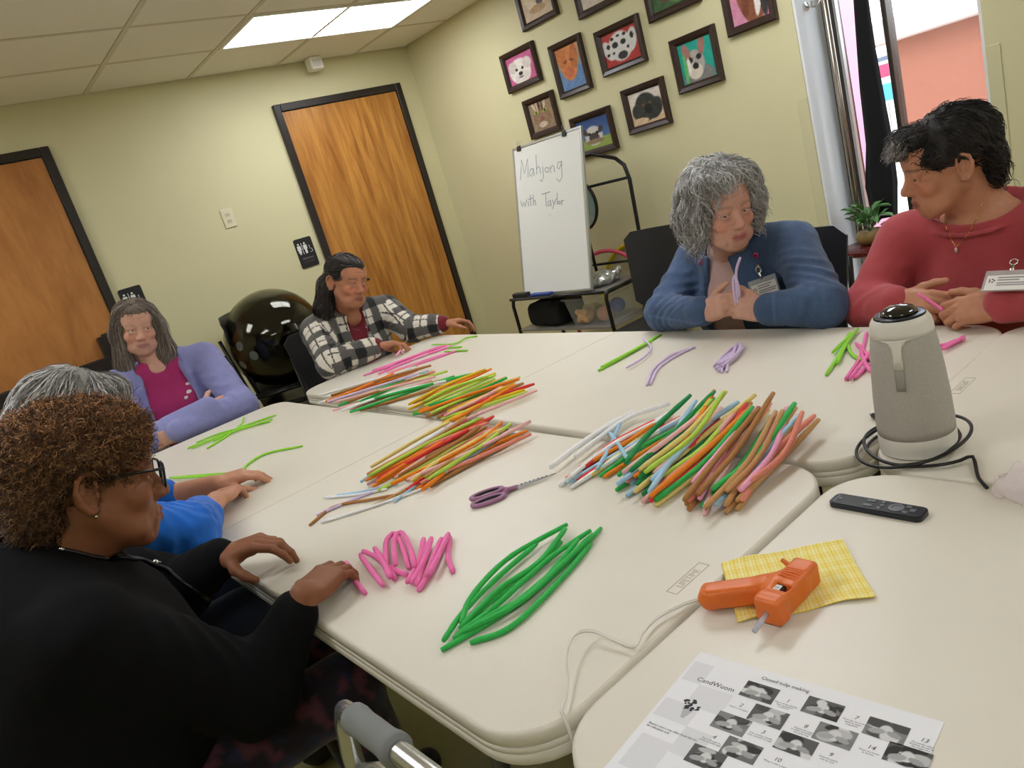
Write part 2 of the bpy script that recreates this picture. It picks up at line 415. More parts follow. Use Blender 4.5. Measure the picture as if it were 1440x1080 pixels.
# ================================================================ bodies from distance fields
class Field:
    """signed distances on a grid; shapes are blended in and the surface is read off as one continuous mesh"""
    def __init__(s, lo, hi, h):
        s.lo = np.asarray(lo, float); s.h = h
        s.n = np.ceil((np.asarray(hi)-s.lo)/h).astype(int)+1
        s.d = np.full(s.n, .2, np.float32)
    def sub(s, lo, hi):
        a = np.clip(np.floor((np.asarray(lo)-s.lo)/s.h).astype(int), 0, s.n-1); b = np.clip(np.ceil((np.asarray(hi)-s.lo)/s.h).astype(int)+1, 1, s.n)
        if np.any(b <= a): return None, None
        ax = [(s.lo[k]+np.arange(a[k], b[k])*s.h).astype(np.float32) for k in range(3)]
        P = np.stack(np.meshgrid(*ax, indexing='ij'), -1)
        return (slice(a[0], b[0]), slice(a[1], b[1]), slice(a[2], b[2])), P
    def put(s, sl, d, k, cut=False):
        A = s.d[sl]
        if cut:
            d = -d
            if k > 0: hh = np.maximum(k-np.abs(A-d), 0)/k; s.d[sl] = np.maximum(A, d)+hh*hh*k*.25
            else: s.d[sl] = np.maximum(A, d)
        else:
            if k > 0: hh = np.maximum(k-np.abs(A-d), 0)/k; s.d[sl] = np.minimum(A, d)-hh*hh*k*.25
            else: s.d[sl] = np.minimum(A, d)
    def cap(s, a, b, ra, rb=None, k=.01, cut=False, wr=None, flat=None):
        """tapered limb from a to b; wr=(amp, freq, phase, centre, spread): cloth folds round it; flat=(axis, ratio)"""
        a = np.asarray(a, float); b = np.asarray(b, float); rb = ra if rb is None else rb; m = max(ra, rb)*1.15+k+3*s.h
        sl, P = s.sub(np.minimum(a, b)-m, np.maximum(a, b)+m)
        if sl is None: return s
        ab = (b-a).astype(np.float32); L2 = float(ab@ab)+1e-12; q = P-a.astype(np.float32); t = np.clip((q@ab)/L2, 0, 1)
        v = q-t[..., None]*ab
        if flat is not None:
            axx = np.asarray(flat[0], np.float32); axx = axx/np.linalg.norm(axx); c = v@axx; v = v+(c*(1/flat[1]-1))[..., None]*axx
        ln = np.sqrt((v*v).sum(-1)); r = ra+(rb-ra)*t
        if wr:
            amp, fr, ph, c, sp = wr[:5]; L = math.sqrt(L2); e = np.array([.37, .61, -.7]); e = e-ab*(e@ab)/L2; e /= np.linalg.norm(e); e2 = np.cross(ab/L, e)
            an = np.arctan2(v@e2.astype(np.float32), v@e.astype(np.float32)); fall = np.exp(-((t-c)/sp)**2)
            wv = np.sin(fr*t*L*(.8+.25*np.sin(an*1.0+ph*2.1))+ph+1.9*np.sin(an+ph)+1.1*np.sin(2*an-ph*1.7)); gate = .5+.5*np.sin(an*2+ph*3.3+5*t)
            r = r+amp*fall*(.35+.65*gate)*(.6-1.2*np.abs(wv)**1.2)
        s.put(sl, (ln-r).astype(np.float32), k, cut); return s
    def chain(s, P, R, k=.01, **kw):
        for i in range(len(P)-1): s.cap(P[i], P[i+1], R[i], R[i+1], k, **kw)
        return s
    def ell(s, c, r, A=None, k=.01, cut=False):
        """ellipsoid; A: 3x3 with its axes as rows"""
        c = np.asarray(c, float); r = np.asarray(r if not np.isscalar(r) else (r,)*3, float)
        A = np.eye(3) if A is None else np.asarray(A, float); ex = np.sqrt(((A*r[:, None])**2).sum(0))+k+3*s.h
        sl, P = s.sub(c-ex, c+ex)
        if sl is None: return s
        q = (P-c.astype(np.float32))@A.T.astype(np.float32); u = q/r.astype(np.float32); k0 = np.sqrt((u*u).sum(-1)); u2 = u/r.astype(np.float32); k1 = np.sqrt((u2*u2).sum(-1))+1e-6
        d = k0*(k0-1)/k1; s.put(sl, np.where(k0 < 1e-4, -r.min(), d).astype(np.float32), k, cut); return s
    def rbox(s, c, hs, A=None, r=.01, k=.01, cut=False):
        c = np.asarray(c, float); hs = np.asarray(hs, float); A = np.eye(3) if A is None else np.asarray(A, float)
        ex = (np.abs(A)*(hs)[:, None]).sum(0)+r+k+3*s.h
        sl, P = s.sub(c-ex, c+ex)
        if sl is None: return s
        q = np.abs((P-c.astype(np.float32))@A.T.astype(np.float32))-(hs-r).astype(np.float32)
        d = np.sqrt((np.maximum(q, 0)**2).sum(-1))+np.minimum(q.max(-1), 0)-r
        s.put(sl, d.astype(np.float32), k, cut); return s
    def warp(s, fn, lo=None, hi=None):
        sl, P = s.sub(s.lo if lo is None else lo, s.lo+s.n*s.h if hi is None else hi)
        A = s.d[sl]; near = np.abs(A) < .03
        if near.any(): A[near] += fn(P[near]).astype(np.float32)
        s.d[sl] = A; return s
    def at(s, P):
        i = np.clip(np.round((P-s.lo)/s.h).astype(int), 0, s.n-1); return s.d[i[:, 0], i[:, 1], i[:, 2]]
    def mesh(s):
        """surface nets"""
        D = s.d; S = D < 0; n = D.shape
        c = np.zeros((n[0]-1, n[1]-1, n[2]-1), np.uint8)
        for i in (0, 1):
            for j in (0, 1):
                for k in (0, 1): c += S[i:n[0]-1+i, j:n[1]-1+j, k:n[2]-1+k]
        act = np.argwhere((c > 0) & (c < 8)); idx = np.full(c.shape, -1, np.int32); idx[act[:, 0], act[:, 1], act[:, 2]] = np.arange(len(act))
        acc = np.zeros((len(act), 3)); cnt = np.zeros(len(act))
        cor = [(0, 0, 0), (1, 0, 0), (0, 1, 0), (1, 1, 0), (0, 0, 1), (1, 0, 1), (0, 1, 1), (1, 1, 1)]
        g = {q: D[act[:, 0]+q[0], act[:, 1]+q[1], act[:, 2]+q[2]].astype(float) for q in cor}
        for a in cor:
            for ax in range(3):
                if a[ax]: continue
                b = list(a); b[ax] = 1; b = tuple(b); da, db = g[a], g[b]; m = (da < 0) != (db < 0)
                t = np.where(m, da/np.where(m, da-db, 1), 0)
                for q in range(3): acc[:, q] += np.where(m, a[q]+(t if q == ax else 0), 0)
                cnt += m
        V = s.lo+(act+acc/cnt[:, None])*s.h; F = []
        for ax in range(3):
            o = [(ax+1) % 3, (ax+2) % 3]; sa = [slice(None)]*3; sb = [slice(None)]*3; sa[ax] = slice(0, -1); sb[ax] = slice(1, None)
            for q in o: sa[q] = slice(1, -1); sb[q] = slice(1, -1)
            A, B = S[tuple(sa)], S[tuple(sb)]; e = np.argwhere(A != B); fl = A[A != B]
            for q in o: e[:, q] += 1
            cells = []
            for du, dv in ((-1, -1), (0, -1), (0, 0), (-1, 0)):
                cc = e.copy(); cc[:, o[0]] += du; cc[:, o[1]] += dv; cells.append(idx[cc[:, 0], cc[:, 1], cc[:, 2]])
            Q = np.stack(cells, 1); Q = np.where(fl[:, None], Q, Q[:, ::-1]); F.append(Q)
        F = np.concatenate(F); F = F[(F >= 0).all(1)]
        return V, F
def np_mesh(name, V, F, C=None):
    me = bpy.data.meshes.new(name); me.vertices.add(len(V)); me.vertices.foreach_set('co', np.asarray(V, np.float32).ravel())
    me.loops.add(F.size); me.loops.foreach_set('vertex_index', F.astype(np.int32).ravel())
    me.polygons.add(len(F)); me.polygons.foreach_set('loop_start', np.arange(0, F.size, F.shape[1], dtype=np.int32))
    me.polygons.foreach_set('use_smooth', np.ones(len(F), bool)); me.update(calc_edges=True); me.validate()
    if C is not None: setcol(me, C)
    return me
def nz3(P, s, seed=0):
    """cheap smooth noise from sines, about -1..1"""
    x, y, z = (P*s).T; a = seed*1.7
    return (np.sin(x+1.3*np.sin(y*.9+a)+a)+np.sin(y*1.1+1.2*np.sin(z*.8+a*2)+2*a)+np.sin(z*.95+1.4*np.sin(x*1.05-a)+3*a))/3
def unit(v): v = np.asarray(v, float); return v/np.linalg.norm(v)
class Head:
    """head frame: rows x = person's right, y = face direction, z = up"""
    def __init__(s, c, fwd, up, sc=1.):
        s.c = np.asarray(c, float); s.y = unit(fwd); s.x = unit(np.cross(s.y, unit(up))); s.z = np.cross(s.x, s.y); s.A = np.stack([s.x, s.y, s.z]); s.s = sc
    def w(s, x, y, z): return s.c+(x*s.x+y*s.y+z*s.z)*s.s
    def loc(s, P): return ((P-s.c)@s.A.T)/s.s
def head_field(f, H, jowl=.5, nose=1., cheek=1., chin=1., wid=1., lipz=1.):
    """skull, face, nose, lips, eyelids and ears"""
    S = H.s
    def E(c, r, k=.012, cut=False, A=None): f.ell(H.w(*c), np.asarray(r)*S, H.A if A is None else A, k*S, cut)
    def K(a, b, ra, rb=None, k=.008, cut=False, flat=None): f.cap(H.w(*a), H.w(*b), ra*S, (ra if rb is None else rb)*S, k*S, cut, flat=flat)
    E((0, -.012, .034), (.074*wid, .094, .082), .02)
    E((0, .026, -.030), (.060*wid, .064, .082), .03)
    for q in (-1, 1):
        K((q*.052*wid, .004, -.045), (q*.020, .062, -.098), .020, .016, .02)
        E((q*.040*wid, .060, -.028), (.024*cheek, .022, .022), .018)
        E((q*.036*wid, .050, -.080), (.020+.006*jowl, .022, .020), .02)
    E((0, .066, -.100), (.024*chin, .022, .019), .016)
    K((-.034, .074, .020), (.034, .074, .020), .013, None, .014)
    E((0, .055, .052), (.058*wid, .038, .045), .03)
    # eye sockets
    for q in (-1, 1): E((q*.031, .101, .002), (.020, .020, .012), .012, True)
    # nose
    K((0, .082, .012), (0, .101*1.0, -.026), .0085, .0115*nose, .012)
    E((0, .105, -.032), (.0125*nose, .0125, .011), .007)
    for q in (-1, 1): E((q*.0125*nose, .095, -.036), (.0085*nose, .011, .0085), .006)
    for q in (-1, 1): E((q*.0065*nose, .102, -.044), (.0035, .0055, .003), .002, True)
    # mouth
    E((0, .078, -.070), (.032, .018, .024), .016)
    for q in (-1, 1):
        K((0, .0945, -.0625), (q*.021, .083, -.068), .0052*lipz, .0025, .004)
        K((0, .0935, -.0755), (q*.020, .083, -.071), .0062*lipz, .003, .004)
    for q in (-1, 1): K((0, .101, -.0690), (q*.024, .088, -.0705), .0014, .0012, .002, True)
    # folds from the nose to the mouth corners
    for q in (-1, 1): K((q*.020, .099, -.040), (q*.032, .084, -.073), .0030, .0024, .006, True)
    for q in (-1, 1): K((q*.033, .083, -.080), (q*.031, .078, -.097), .0016, .0012, .006, True)
    # forehead lines and crow's feet
    for z in (.050, .062):
        for q in (-1, 1): K((0, .0965, z), (q*.034, .086, z+.003), .0012, .001, .005, True)
    for q in (-1, 1):
        for dz in (-.006, .002, .010): K((q*.050, .070, .002+dz*.6), (q*.062, .052, .002+dz*1.6), .0011, .001, .005, True)
        K((q*.020, .090, -.016), (q*.042, .080, -.019), .0013, .001, .006, True)
    # eyelids around the eyeballs
    for q in (-1, 1):
        c = np.array((q*.031, .0725, .0005))
        for z0, arch, r in ((.0075, .0035, .0032), (-.0068, -.002, .003)):
            Pp = []
            for t in np.linspace(-1, 1, 7):
                x = t*.0145; z = z0*(1-.75*t*t)+arch*(1-t*t)*.3; y = math.sqrt(max(.0142**2-x*x*.8-z*z*.6, 1e-6))
                Pp.append(H.w(c[0]+x, c[1]+y, c[2]+z))
            f.chain(Pp, [r*S*.75]+[r*S]*5+[r*S*.75], .003*S)
        E((q*.031, .078, .013), (.019, .012, .006), .008)
        E((q*.031, .074, -.013), (.018, .011, .005), .010)
    # ears
    for q in (-1, 1):
        Ax = np.stack([unit(H.x*q+H.y*.45), unit(H.y-H.x*q*.45), H.z])
        o = H.w(q*.080*wid, -.012, -.002); ear = lambda a, y, z: o+(Ax[0]*a+Ax[1]*y+Ax[2]*z)*S
        f.ell(ear(-.002, -.002, -.002), np.array((.007, .020, .031))*S, Ax, .005*S)
        f.ell(ear(.007, .002, .004), np.array((.007, .012, .020))*S, Ax, .003*S, True)
        f.chain([ear(.003, .014, .006), ear(.007, .009, .026), ear(.008, -.004, .033), ear(.008, -.017, .024), ear(.006, -.021, .006), ear(.004, -.014, -.016), ear(.003, -.002, -.030), ear(.002, .008, -.028)], np.array([.003, .0036, .004, .004, .0036, .0036, .006, .005])*S, .003*S)
        f.chain([ear(.003, -.008, .018), ear(.005, -.010, .002), ear(.004, -.002, -.012)], np.array([.0028, .003, .003])*S, .003*S)
        f.ell(ear(.004, .012, -.006), np.array((.005, .004, .007))*S, Ax, .003*S)
def skin_col(V, H, base, lip, brow=None, brow_amt=.6, blush=(1.12, .88, .84), age=.06, hands=()):
    """natural skin colour: lips, brows, warmer cheeks and nose, blotches; plus painted shade between the lips"""
    q = H.loc(V); C = np.tile(lin(base), (len(V), 1)); n = nz3(V, 90, 3)*.5+nz3(V, 230, 5)*.5; C *= (1+age*n)[:, None]
    def blob(c, r): return np.exp(-(((q-np.asarray(c))/np.asarray(r))**2).sum(1))
    bl = blob((.042, .068, -.030), (.022, .03, .02))+blob((-.042, .068, -.030), (.022, .03, .02))+.8*blob((0, .105, -.034), (.014, .02, .012))
    C *= 1+np.clip(bl, 0, 1)[:, None]*(np.asarray(blush)-1)
    un = blob((.031, .085, -.010), (.016, .02, .007))+blob((-.031, .085, -.010), (.016, .02, .007)); C *= 1-.22*np.clip(un, 0, 1)[:, None]*np.array((.8, 1.1, 1.))
    lp = np.clip(1.5*np.exp(-((q[:, 0]/.021)**4))*np.exp(-(((q[:, 2]+.0690)/.0098)**4))*(q[:, 1] > .074), 0, 1); C = C*(1-lp[:, None])+lin(lip)*lp[:, None]
    ln = np.exp(-((q[:, 2]+.0692)/.0016)**2)*(np.abs(q[:, 0]) < .025)*(q[:, 1] > .07); C *= 1-.45*ln[:, None]  # shade of the mouth crease, painted into the vertex colour
    if brow is not None:
        ax = np.abs(q[:, 0]); zc = .0225+.004*np.sin((ax-.012)/.038*2.4); bw = np.exp(-((q[:, 2]-zc)/.0038)**2)*(ax > .012)*(ax < .052)*(q[:, 1] > .05)
        C = C*(1-brow_amt*bw[:, None])+lin(brow)*brow_amt*bw[:, None]
    return np.clip(C, .002, 1)
M_eyew = mat('eye_white', (222, 214, 206), .12, coat=.4); 
def eyes(H, root, iris, look=(0, 1, 0)):
    L = unit(H.x*look[0]+H.y*look[1]+H.z*look[2])
    for q in (-1, 1):
        c = H.w(q*.031, .0725, .0005); r = .0128*H.s
        b = MB().sphere(c, r, 20, 14); ye = obj('eyeball', b, M_eyew, root, smooth=True)
        e1 = unit(np.cross(L, H.z)); e2 = np.cross(e1, L)
        M = frame_M(c, e1, e2, L)
        def disc(R0, R1, lift):
            m = MB(); pr = [(max(R, 1e-5), math.sqrt(max(r*r-R*R, 0))+lift) for R in np.linspace(R1, R0, 4)]; m.lathe(pr, 18, M, cap=False); return m
        obj('iris', disc(0, .0058*H.s, .0003), mat('iris_%d' % iris[0], iris, .15, coat=.6), ye, smooth=True)
        obj('pupil', disc(0, .0027*H.s, .0006), mat('pupil', (8, 8, 8), .1), ye, smooth=True)
def hand(f, w, fw, pn, side, curl=(.5, .6, .7, .8), spread=.06, thumb=(.75, .55, .35), tcurl=.35, sc=1., k=.004, pip=1.25):
    """palm, four fingers and a thumb; w wrist, fw hand direction, pn the way the palm faces, side +1 right / -1 left"""
    fw = unit(fw); pn = np.asarray(pn, float); pn = unit(pn-fw*(pn@fw)); sd = np.cross(fw, pn)*side; w = np.asarray(w, float); S = sc*.95
    A = np.stack([sd, fw, pn])
    f.rbox(w+fw*.050*S, (.037*S, .046*S, .0145*S), A, .013*S, .012)
    f.ell(w+fw*.030*S+sd*.022*S+pn*.008*S, np.array((.018, .030, .015))*S, A, .010)
    f.ell(w+fw*.040*S-sd*.024*S+pn*.005*S, np.array((.014, .034, .014))*S, A, .010)
    tips = []
    spec = ((.0285, .090, (.043, .026, .021), .0090), (.0095, .094, (.047, .030, .022), .0092), (-.0095, .090, (.043, .028, .021), .0088), (-.0275, .080, (.033, .021, .019), .0078))
    for i, (o, m, Ls, r) in enumerate(spec):
        p = w+fw*m*S+sd*o*S-pn*.002*S; a = curl[i]*.8; d0 = unit(fw+sd*spread*(1.5-i)); P = [w+fw*(m-.03)*S+sd*o*.9*S, p]; R = [r*1.05*S, r*1.12*S]
        for j, L in enumerate(Ls):
            d = d0*math.cos(a)+pn*math.sin(a); p = p+d*L*S; P.append(p); R.append(r*(1.02, .93, .80)[j]*S); a += curl[i]*(pip, .8, 0)[j]
        f.chain(P, R, k); tips.append(p)
    d = unit(sd*thumb[0]+fw*thumb[1]+pn*thumb[2]); p = w+fw*.022*S+sd*.024*S+pn*.004*S; P = [p]; R = [.0135*S]
    bend = unit(fw*.8-sd*.55+pn*.35)
    for j, L in enumerate((.040, .032, .026)):
        p = p+d*L*S; P.append(p); R.append((.0118, .0102, .0085)[j]*S); d = unit(d+bend*tcurl)
    f.chain(P, R, .007); tips.append(p); return tips
def vnormals(me):
    n = np.empty(len(me.vertices)*3, np.float32); me.vertices.foreach_get('normal', n); return n.reshape(-1, 3)
def strands(V, N, n, L, flow, r, col, curl=(0., 60.), seg=6, jit=.2, lift=.0, seed=1, sides=3, taper=.35, hug=.7, colj=.25, avoid=None, zc=None):
    """locks of hair: start on the surface (V, N) and run along flow(points), hugging the surface"""
    rg = np.random.default_rng(seed); ids = rg.integers(0, len(V), n); kd = BVHTree.FromPolygons
    P = V[ids]+N[ids]*lift; nn = N[ids].copy(); path = [P.copy()]; d = None; ln = L*rg.uniform(.6, 1.2, n)
    from mathutils.kdtree import KDTree
    kt = KDTree(len(V))
    for i, p in enumerate(V): kt.insert(p, i)
    kt.balance(); ph = rg.uniform(0, 6.28, n); amp = curl[0]*rg.uniform(.6, 1.3, n); base = P.copy()
    for s_ in range(seg):
        g = flow(base)+rg.normal(0, jit, (n, 3)); d = g if d is None else d*.55+g*.45
        d = d-nn*(d*nn).sum(1)[:, None]*hug; d /= np.linalg.norm(d, axis=1)[:, None]+1e-9
        base = base+d*(ln/seg)[:, None]
        ii = np.array([kt.find(p)[1] for p in base]); nn = N[ii]
        off = ((base-V[ii])*nn).sum(1); want = lift+.001*s_; base = base+nn*(np.clip(want-off, -.004, .008)*hug)[:, None]
        e1 = np.cross(d, nn); a = ph+curl[1]*(s_+1)*(ln/seg)
        path.append(base+e1*(amp*np.cos(a))[:, None]+nn*(amp*(np.sin(a)*.8+.4))[:, None])
    path = np.stack(path, 1); m = seg+1
    if avoid is not None:
        HH, zs = avoid; q = HH.loc(path.reshape(-1, 3)); bad = np.zeros(len(q), bool)
        for c_, r_ in zs: bad |= ((((q-np.array(c_))/np.array(r_))**2).sum(1) < 1)
        ok = ~bad.reshape(n, m).any(1); path = path[ok]; n = len(path)
    tan = np.gradient(path, axis=1); tan /= np.linalg.norm(tan, axis=2)[..., None]+1e-9
    ref = np.tile(unit((.31, .52, .79)), (n, m, 1)); e1 = np.cross(tan, ref); e1 /= np.linalg.norm(e1, axis=2)[..., None]+1e-9; e2 = np.cross(tan, e1)
    rad = r*rg.uniform(.7, 1.3, n)[:, None]*np.linspace(1, taper, m)[None]
    ring = np.stack([path+(e1*math.cos(6.2832*q/sides)+e2*math.sin(6.2832*q/sides))*rad[..., None] for q in range(sides)], 2)
    VV = ring.reshape(-1, 3); b = (np.arange(n)*m*sides)[:, None, None]; i = np.arange(seg)[None, :, None]; q = np.arange(sides)[None, None]
    F = np.stack([b+i*sides+q, b+i*sides+(q+1) % sides, b+(i+1)*sides+(q+1) % sides, b+(i+1)*sides+q], -1).reshape(-1, 4)
    cc = np.asarray([lin(c) for c in col]); pick = rg.integers(0, len(cc), n); C = cc[pick[:n]]*(1+rg.normal(0, colj, n))[:, None]
    C = np.repeat(np.clip(C, .002, 1), m*sides, 0)
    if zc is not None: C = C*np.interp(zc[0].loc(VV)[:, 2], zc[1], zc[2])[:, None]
    return VV, F, C
M_skin = mat('skin', (0, 0, 0), .5, attr=True, sss=.06, bump=(420, .10), noise=(60, .05), spec=.35)
M_hair = mat('hair', (0, 0, 0), .45, attr=True, spec=.45, bump=(420, .8), noise=(180, .25))
def hair_obj(root, Vs, col_base, st):
    """hair volume (V, F) plus its locks, joined"""
    V, F = Vs; me0 = np_mesh('h', V, F); N = vnormals(me0); bpy.data.meshes.remove(me0)
    C = np.tile(lin(col_base), (len(V), 1)); out = [(V, F, C)]; k = len(V)
    for a in st:
        v, f, c = strands(V, N, **a); out.append((v, f+k, c)); k += len(v)
    return link('hair', np_mesh('hair', np.concatenate([o[0] for o in out]), np.concatenate([o[1] for o in out]), np.concatenate([o[2] for o in out])), M_hair, root)
def trim_mesh(V, F, keep):
    """drop the vertices where keep is False"""
    km = keep[F].all(1); F = F[km]; used = np.zeros(len(V), bool); used[F.ravel()] = True; mp = np.cumsum(used)-1; return V[used], mp[F]
# ================================================================ people
V3 = lambda *a: np.array(a, float)
UPZ = V3(0, 0, 1)
class Pers:
    def __init__(s, label, H, nb, sh, el, wr, hip, hands, hd=None, skin=(200, 150, 125), lip=(176, 104, 96), brow=(120, 100, 90), h=.0033, fat=1., loc=None, brow_amt=.75, blush=(1.12, .88, .84), age=.06, chest=(.085, .058, .045)):
        s.H, s.nb, s.sh, s.el, s.wr, s.hip, s.fat, s.h = H, V3(*nb), [V3(*q) for q in sh], [V3(*q) for q in el], [V3(*q) for q in wr], V3(*hip), fat, h
        s.rt = unit(s.sh[0]-s.sh[1]); s.up = unit(s.nb-s.hip); s.rt = unit(s.rt-s.up*(s.rt@s.up)); s.fw = np.cross(s.up, s.rt); s.A = np.stack([s.rt, s.fw, s.up])
        s.w = np.linalg.norm(s.sh[0]-s.sh[1])/2
        pts = [H.c, s.nb, s.hip]+s.sh+s.el+s.wr+[s.wr[i]+unit(hands[i]['fw'])*.17 for i in (0, 1)]
        s.lo = np.min(pts, 0)-.17; s.hi = np.max(pts, 0)+.17; s.lo[2] = max(s.lo[2], .66); s.hi[2] = H.c[2]+.16
        s.root = thing('person', label, 'person', (s.hip[0], s.hip[1], 0))
        f = Field(s.lo, s.hi, h); s.f = f
        f.cap(s.nb-s.up*.17, s.hip+s.up*.02, .085*fat, .12*fat, .04)
        f.cap(s.sh[0]-s.rt*.02-s.up*.015, s.sh[1]+s.rt*.02-s.up*.015, .036, .036, .035)
        f.ell(s.nb-s.up*.050+s.fw*.020, chest, s.A, .03)
        nt = H.w(0, -.026, -.055)
        f.cap(s.nb-s.up*.03, nt, .060*(.5+.5*fat), .053*H.s, .035)
        f.cap(s.nb+s.up*.0, H.w(0, .02, -.075), .040, .036, .03)
        head_field(f, H, **(hd or {}))
        s.tips = []
        for i in (0, 1):
            f.cap(s.sh[i], s.el[i], .045*fat, .038, .03); f.cap(s.el[i], s.wr[i], .038, .0265, .02)
            hh = dict(hands[i]); s.tips.append(hand(f, s.wr[i], hh.pop('fw'), hh.pop('pn'), 1 if i == 0 else -1, **hh))
        V, F = f.mesh()
        C = skin_col(V, H, skin, lip, brow, brow_amt, blush, age)
        s.body = link('body', np_mesh('body', V, F, C), M_skin, s.root)
    def field(s, h=.0042, hi=None): return Field(s.lo-np.array((.03, .03, .24)), s.hi if hi is None else hi, h)
    def torso(s, f, t=0., bel=1., hw=1., bust=.6, dp=1.):
        A = s.A
        f.ell(s.nb-s.up*.17+s.fw*.005, (s.w*.88+t, .112*dp+t, .185), A, .03)
        f.ell(s.hip+s.up*.17+s.fw*.03*bel, (s.w*.86*hw+t, .135*bel+t, .19), A, .06)
        f.ell(s.hip, (.185*hw+t, .15*bel+t, .13), A, .05)
        for q in (-1, 1):
            if bust: f.ell(s.nb-s.up*.21+s.rt*q*.08+s.fw*.075*dp, (.075+t, .065*bust/.6+t, .075), A, .05)
            f.cap(s.sh[0 if q > 0 else 1], s.nb-s.up*.015, .058+t, .052+t, .045)
        return s
    def sleeve(s, f, i, ra=.064, rb=.056, rc=.042, q=1., amp=.005, k=.03, fold=90, ph=0.):
        a, b, c = s.sh[i], s.el[i], s.el[i]+(s.wr[i]-s.el[i])*q
        f.cap(a, b, ra, rb, k, wr=(amp, fold, .3+i+ph, .85, .55)); f.cap(b, c, rb, rc, .02, wr=(amp, fold*1.1, 1.1+i+ph, .15, .55)); return s
    def part_uv(s, V):
        """cloth coordinates: across and along the torso, or around and along each sleeve"""
        d = [np.abs((V-(s.nb+s.hip)/2)@s.rt)-s.w*.95]; UV = [np.stack([(V-s.nb)@s.rt, (V-s.nb)@s.up], 1)]
        for i in (0, 1):
            for a, b, o in ((s.sh[i], s.el[i], 0), (s.el[i], s.wr[i], np.linalg.norm(s.el[i]-s.sh[i]))):
                ab = b-a; L = np.linalg.norm(ab); t = np.clip(((V-a)@ab)/L**2, 0, 1); v = V-a-t[:, None]*ab; e = unit(np.cross(ab, s.up+.01)); e2 = np.cross(ab/L, e)
                d.append(np.linalg.norm(v, axis=1)-.075); UV.append(np.stack([np.arctan2(v@e2, v@e)*.055, o+t*L], 1))
        d = np.stack(d, 1); k = d.argmin(1); return np.stack(UV, 1)[np.arange(len(V)), k], k
    def put(s, name, f, col, m, fn=None, cut_below=None):
        V, F = f.mesh(); C = np.tile(lin(col), (len(V), 1)) if fn is None else fn(V)
        o = link(name, np_mesh(name, V, F, C), m, s.root); s.last = BVHTree.FromPolygons([Vector(v) for v in V], [tuple(q) for q in F.tolist()]) if len(F) < 400000 else None
        s.bv = getattr(s, 'bv', []); s.bv.append(s.last); return o
    def hit(s, x, y, bv=None):
        """where the sight line through a photo pixel meets the clothing"""
        d = Vector(ray(x, y)).normalized(); best = None
        for b in ([bv] if bv else s.bv):
            r = b.ray_cast(Vector(CAM), d)
            if r[0] is not None and (best is None or r[3] < best[3]): best = r
        return (np.array(best[0]), np.array(best[1])) if best else (None, None)
    def legs(s, fwd, col, m, name='trousers', knee=.44, spread=.10, shoe=(40, 38, 40), h=.012, fn=None, r=1.):
        fwd = unit(fwd); rt = np.cross(fwd, UPZ); hp = V3(s.hip[0], s.hip[1], .53)
        K = [hp+rt*q*spread+fwd*knee for q in (1, -1)]
        for k in K: k[2] = .50
        A = [V3(*(k+fwd*.03)) for k in K]
        for a in A: a[2] = .10
        pts = [hp]+K+A; f = Field(np.min(pts, 0)-.2, np.max(pts, 0)+.2, h); f.ell(hp, (.19*r, .16*r, .10), np.stack([rt, fwd, UPZ]), .03)
        for q, k, a in zip((1, -1), K, A): f.cap(hp+rt*q*.09, k, .088*r, .068, .03); f.cap(k, a, .066, .048, .03)
        s.put(name, f, col, m, fn); s.bv.pop()
        for q, a in zip((1, -1), A):
            g = Field(V3(a[0], a[1], 0)-.22, V3(a[0], a[1], 0)+.25, .011); g.cap(V3(a[0], a[1], .05), V3(a[0], a[1], .045)+fwd*.14, .045, .036, .02); g.cap(V3(a[0], a[1], .05), V3(a[0], a[1], .11), .045, .045, .02)
            g.rbox(V3(a[0], a[1], -.1), (.4, .4, .103), None, .001, .0, True)
            s.put('shoe', g, shoe, mat('shoe', (40, 38, 40), .6)); s.bv.pop()
def shell(H, h=.003, vols=(), cuts=(), warp=None, ext=.03, lo=None):
    """hair volume given in head coordinates: (centre, radii) ellipsoids and ('c', a, b, ra, rb) locks"""
    P = []
    for v in list(vols):
        if v[0] == 'c': P += [H.w(*v[1])-v[3], H.w(*v[1])+v[3], H.w(*v[2])-v[4], H.w(*v[2])+v[4]]
        else: r = max(v[1])*H.s; P += [H.w(*v[0])-r, H.w(*v[0])+r]
    f = Field(np.min(P, 0)-ext, np.max(P, 0)+ext, h)
    for v in vols:
        if v[0] == 'c': f.cap(H.w(*v[1]), H.w(*v[2]), v[3]*H.s, v[4]*H.s, .02)
        else: f.ell(H.w(*v[0]), np.asarray(v[1])*H.s, H.A, .02)
    for v in cuts: f.ell(H.w(*v[0]), np.asarray(v[1])*H.s, H.A, .008, True)
    if warp: f.warp(warp)
    return f.mesh()
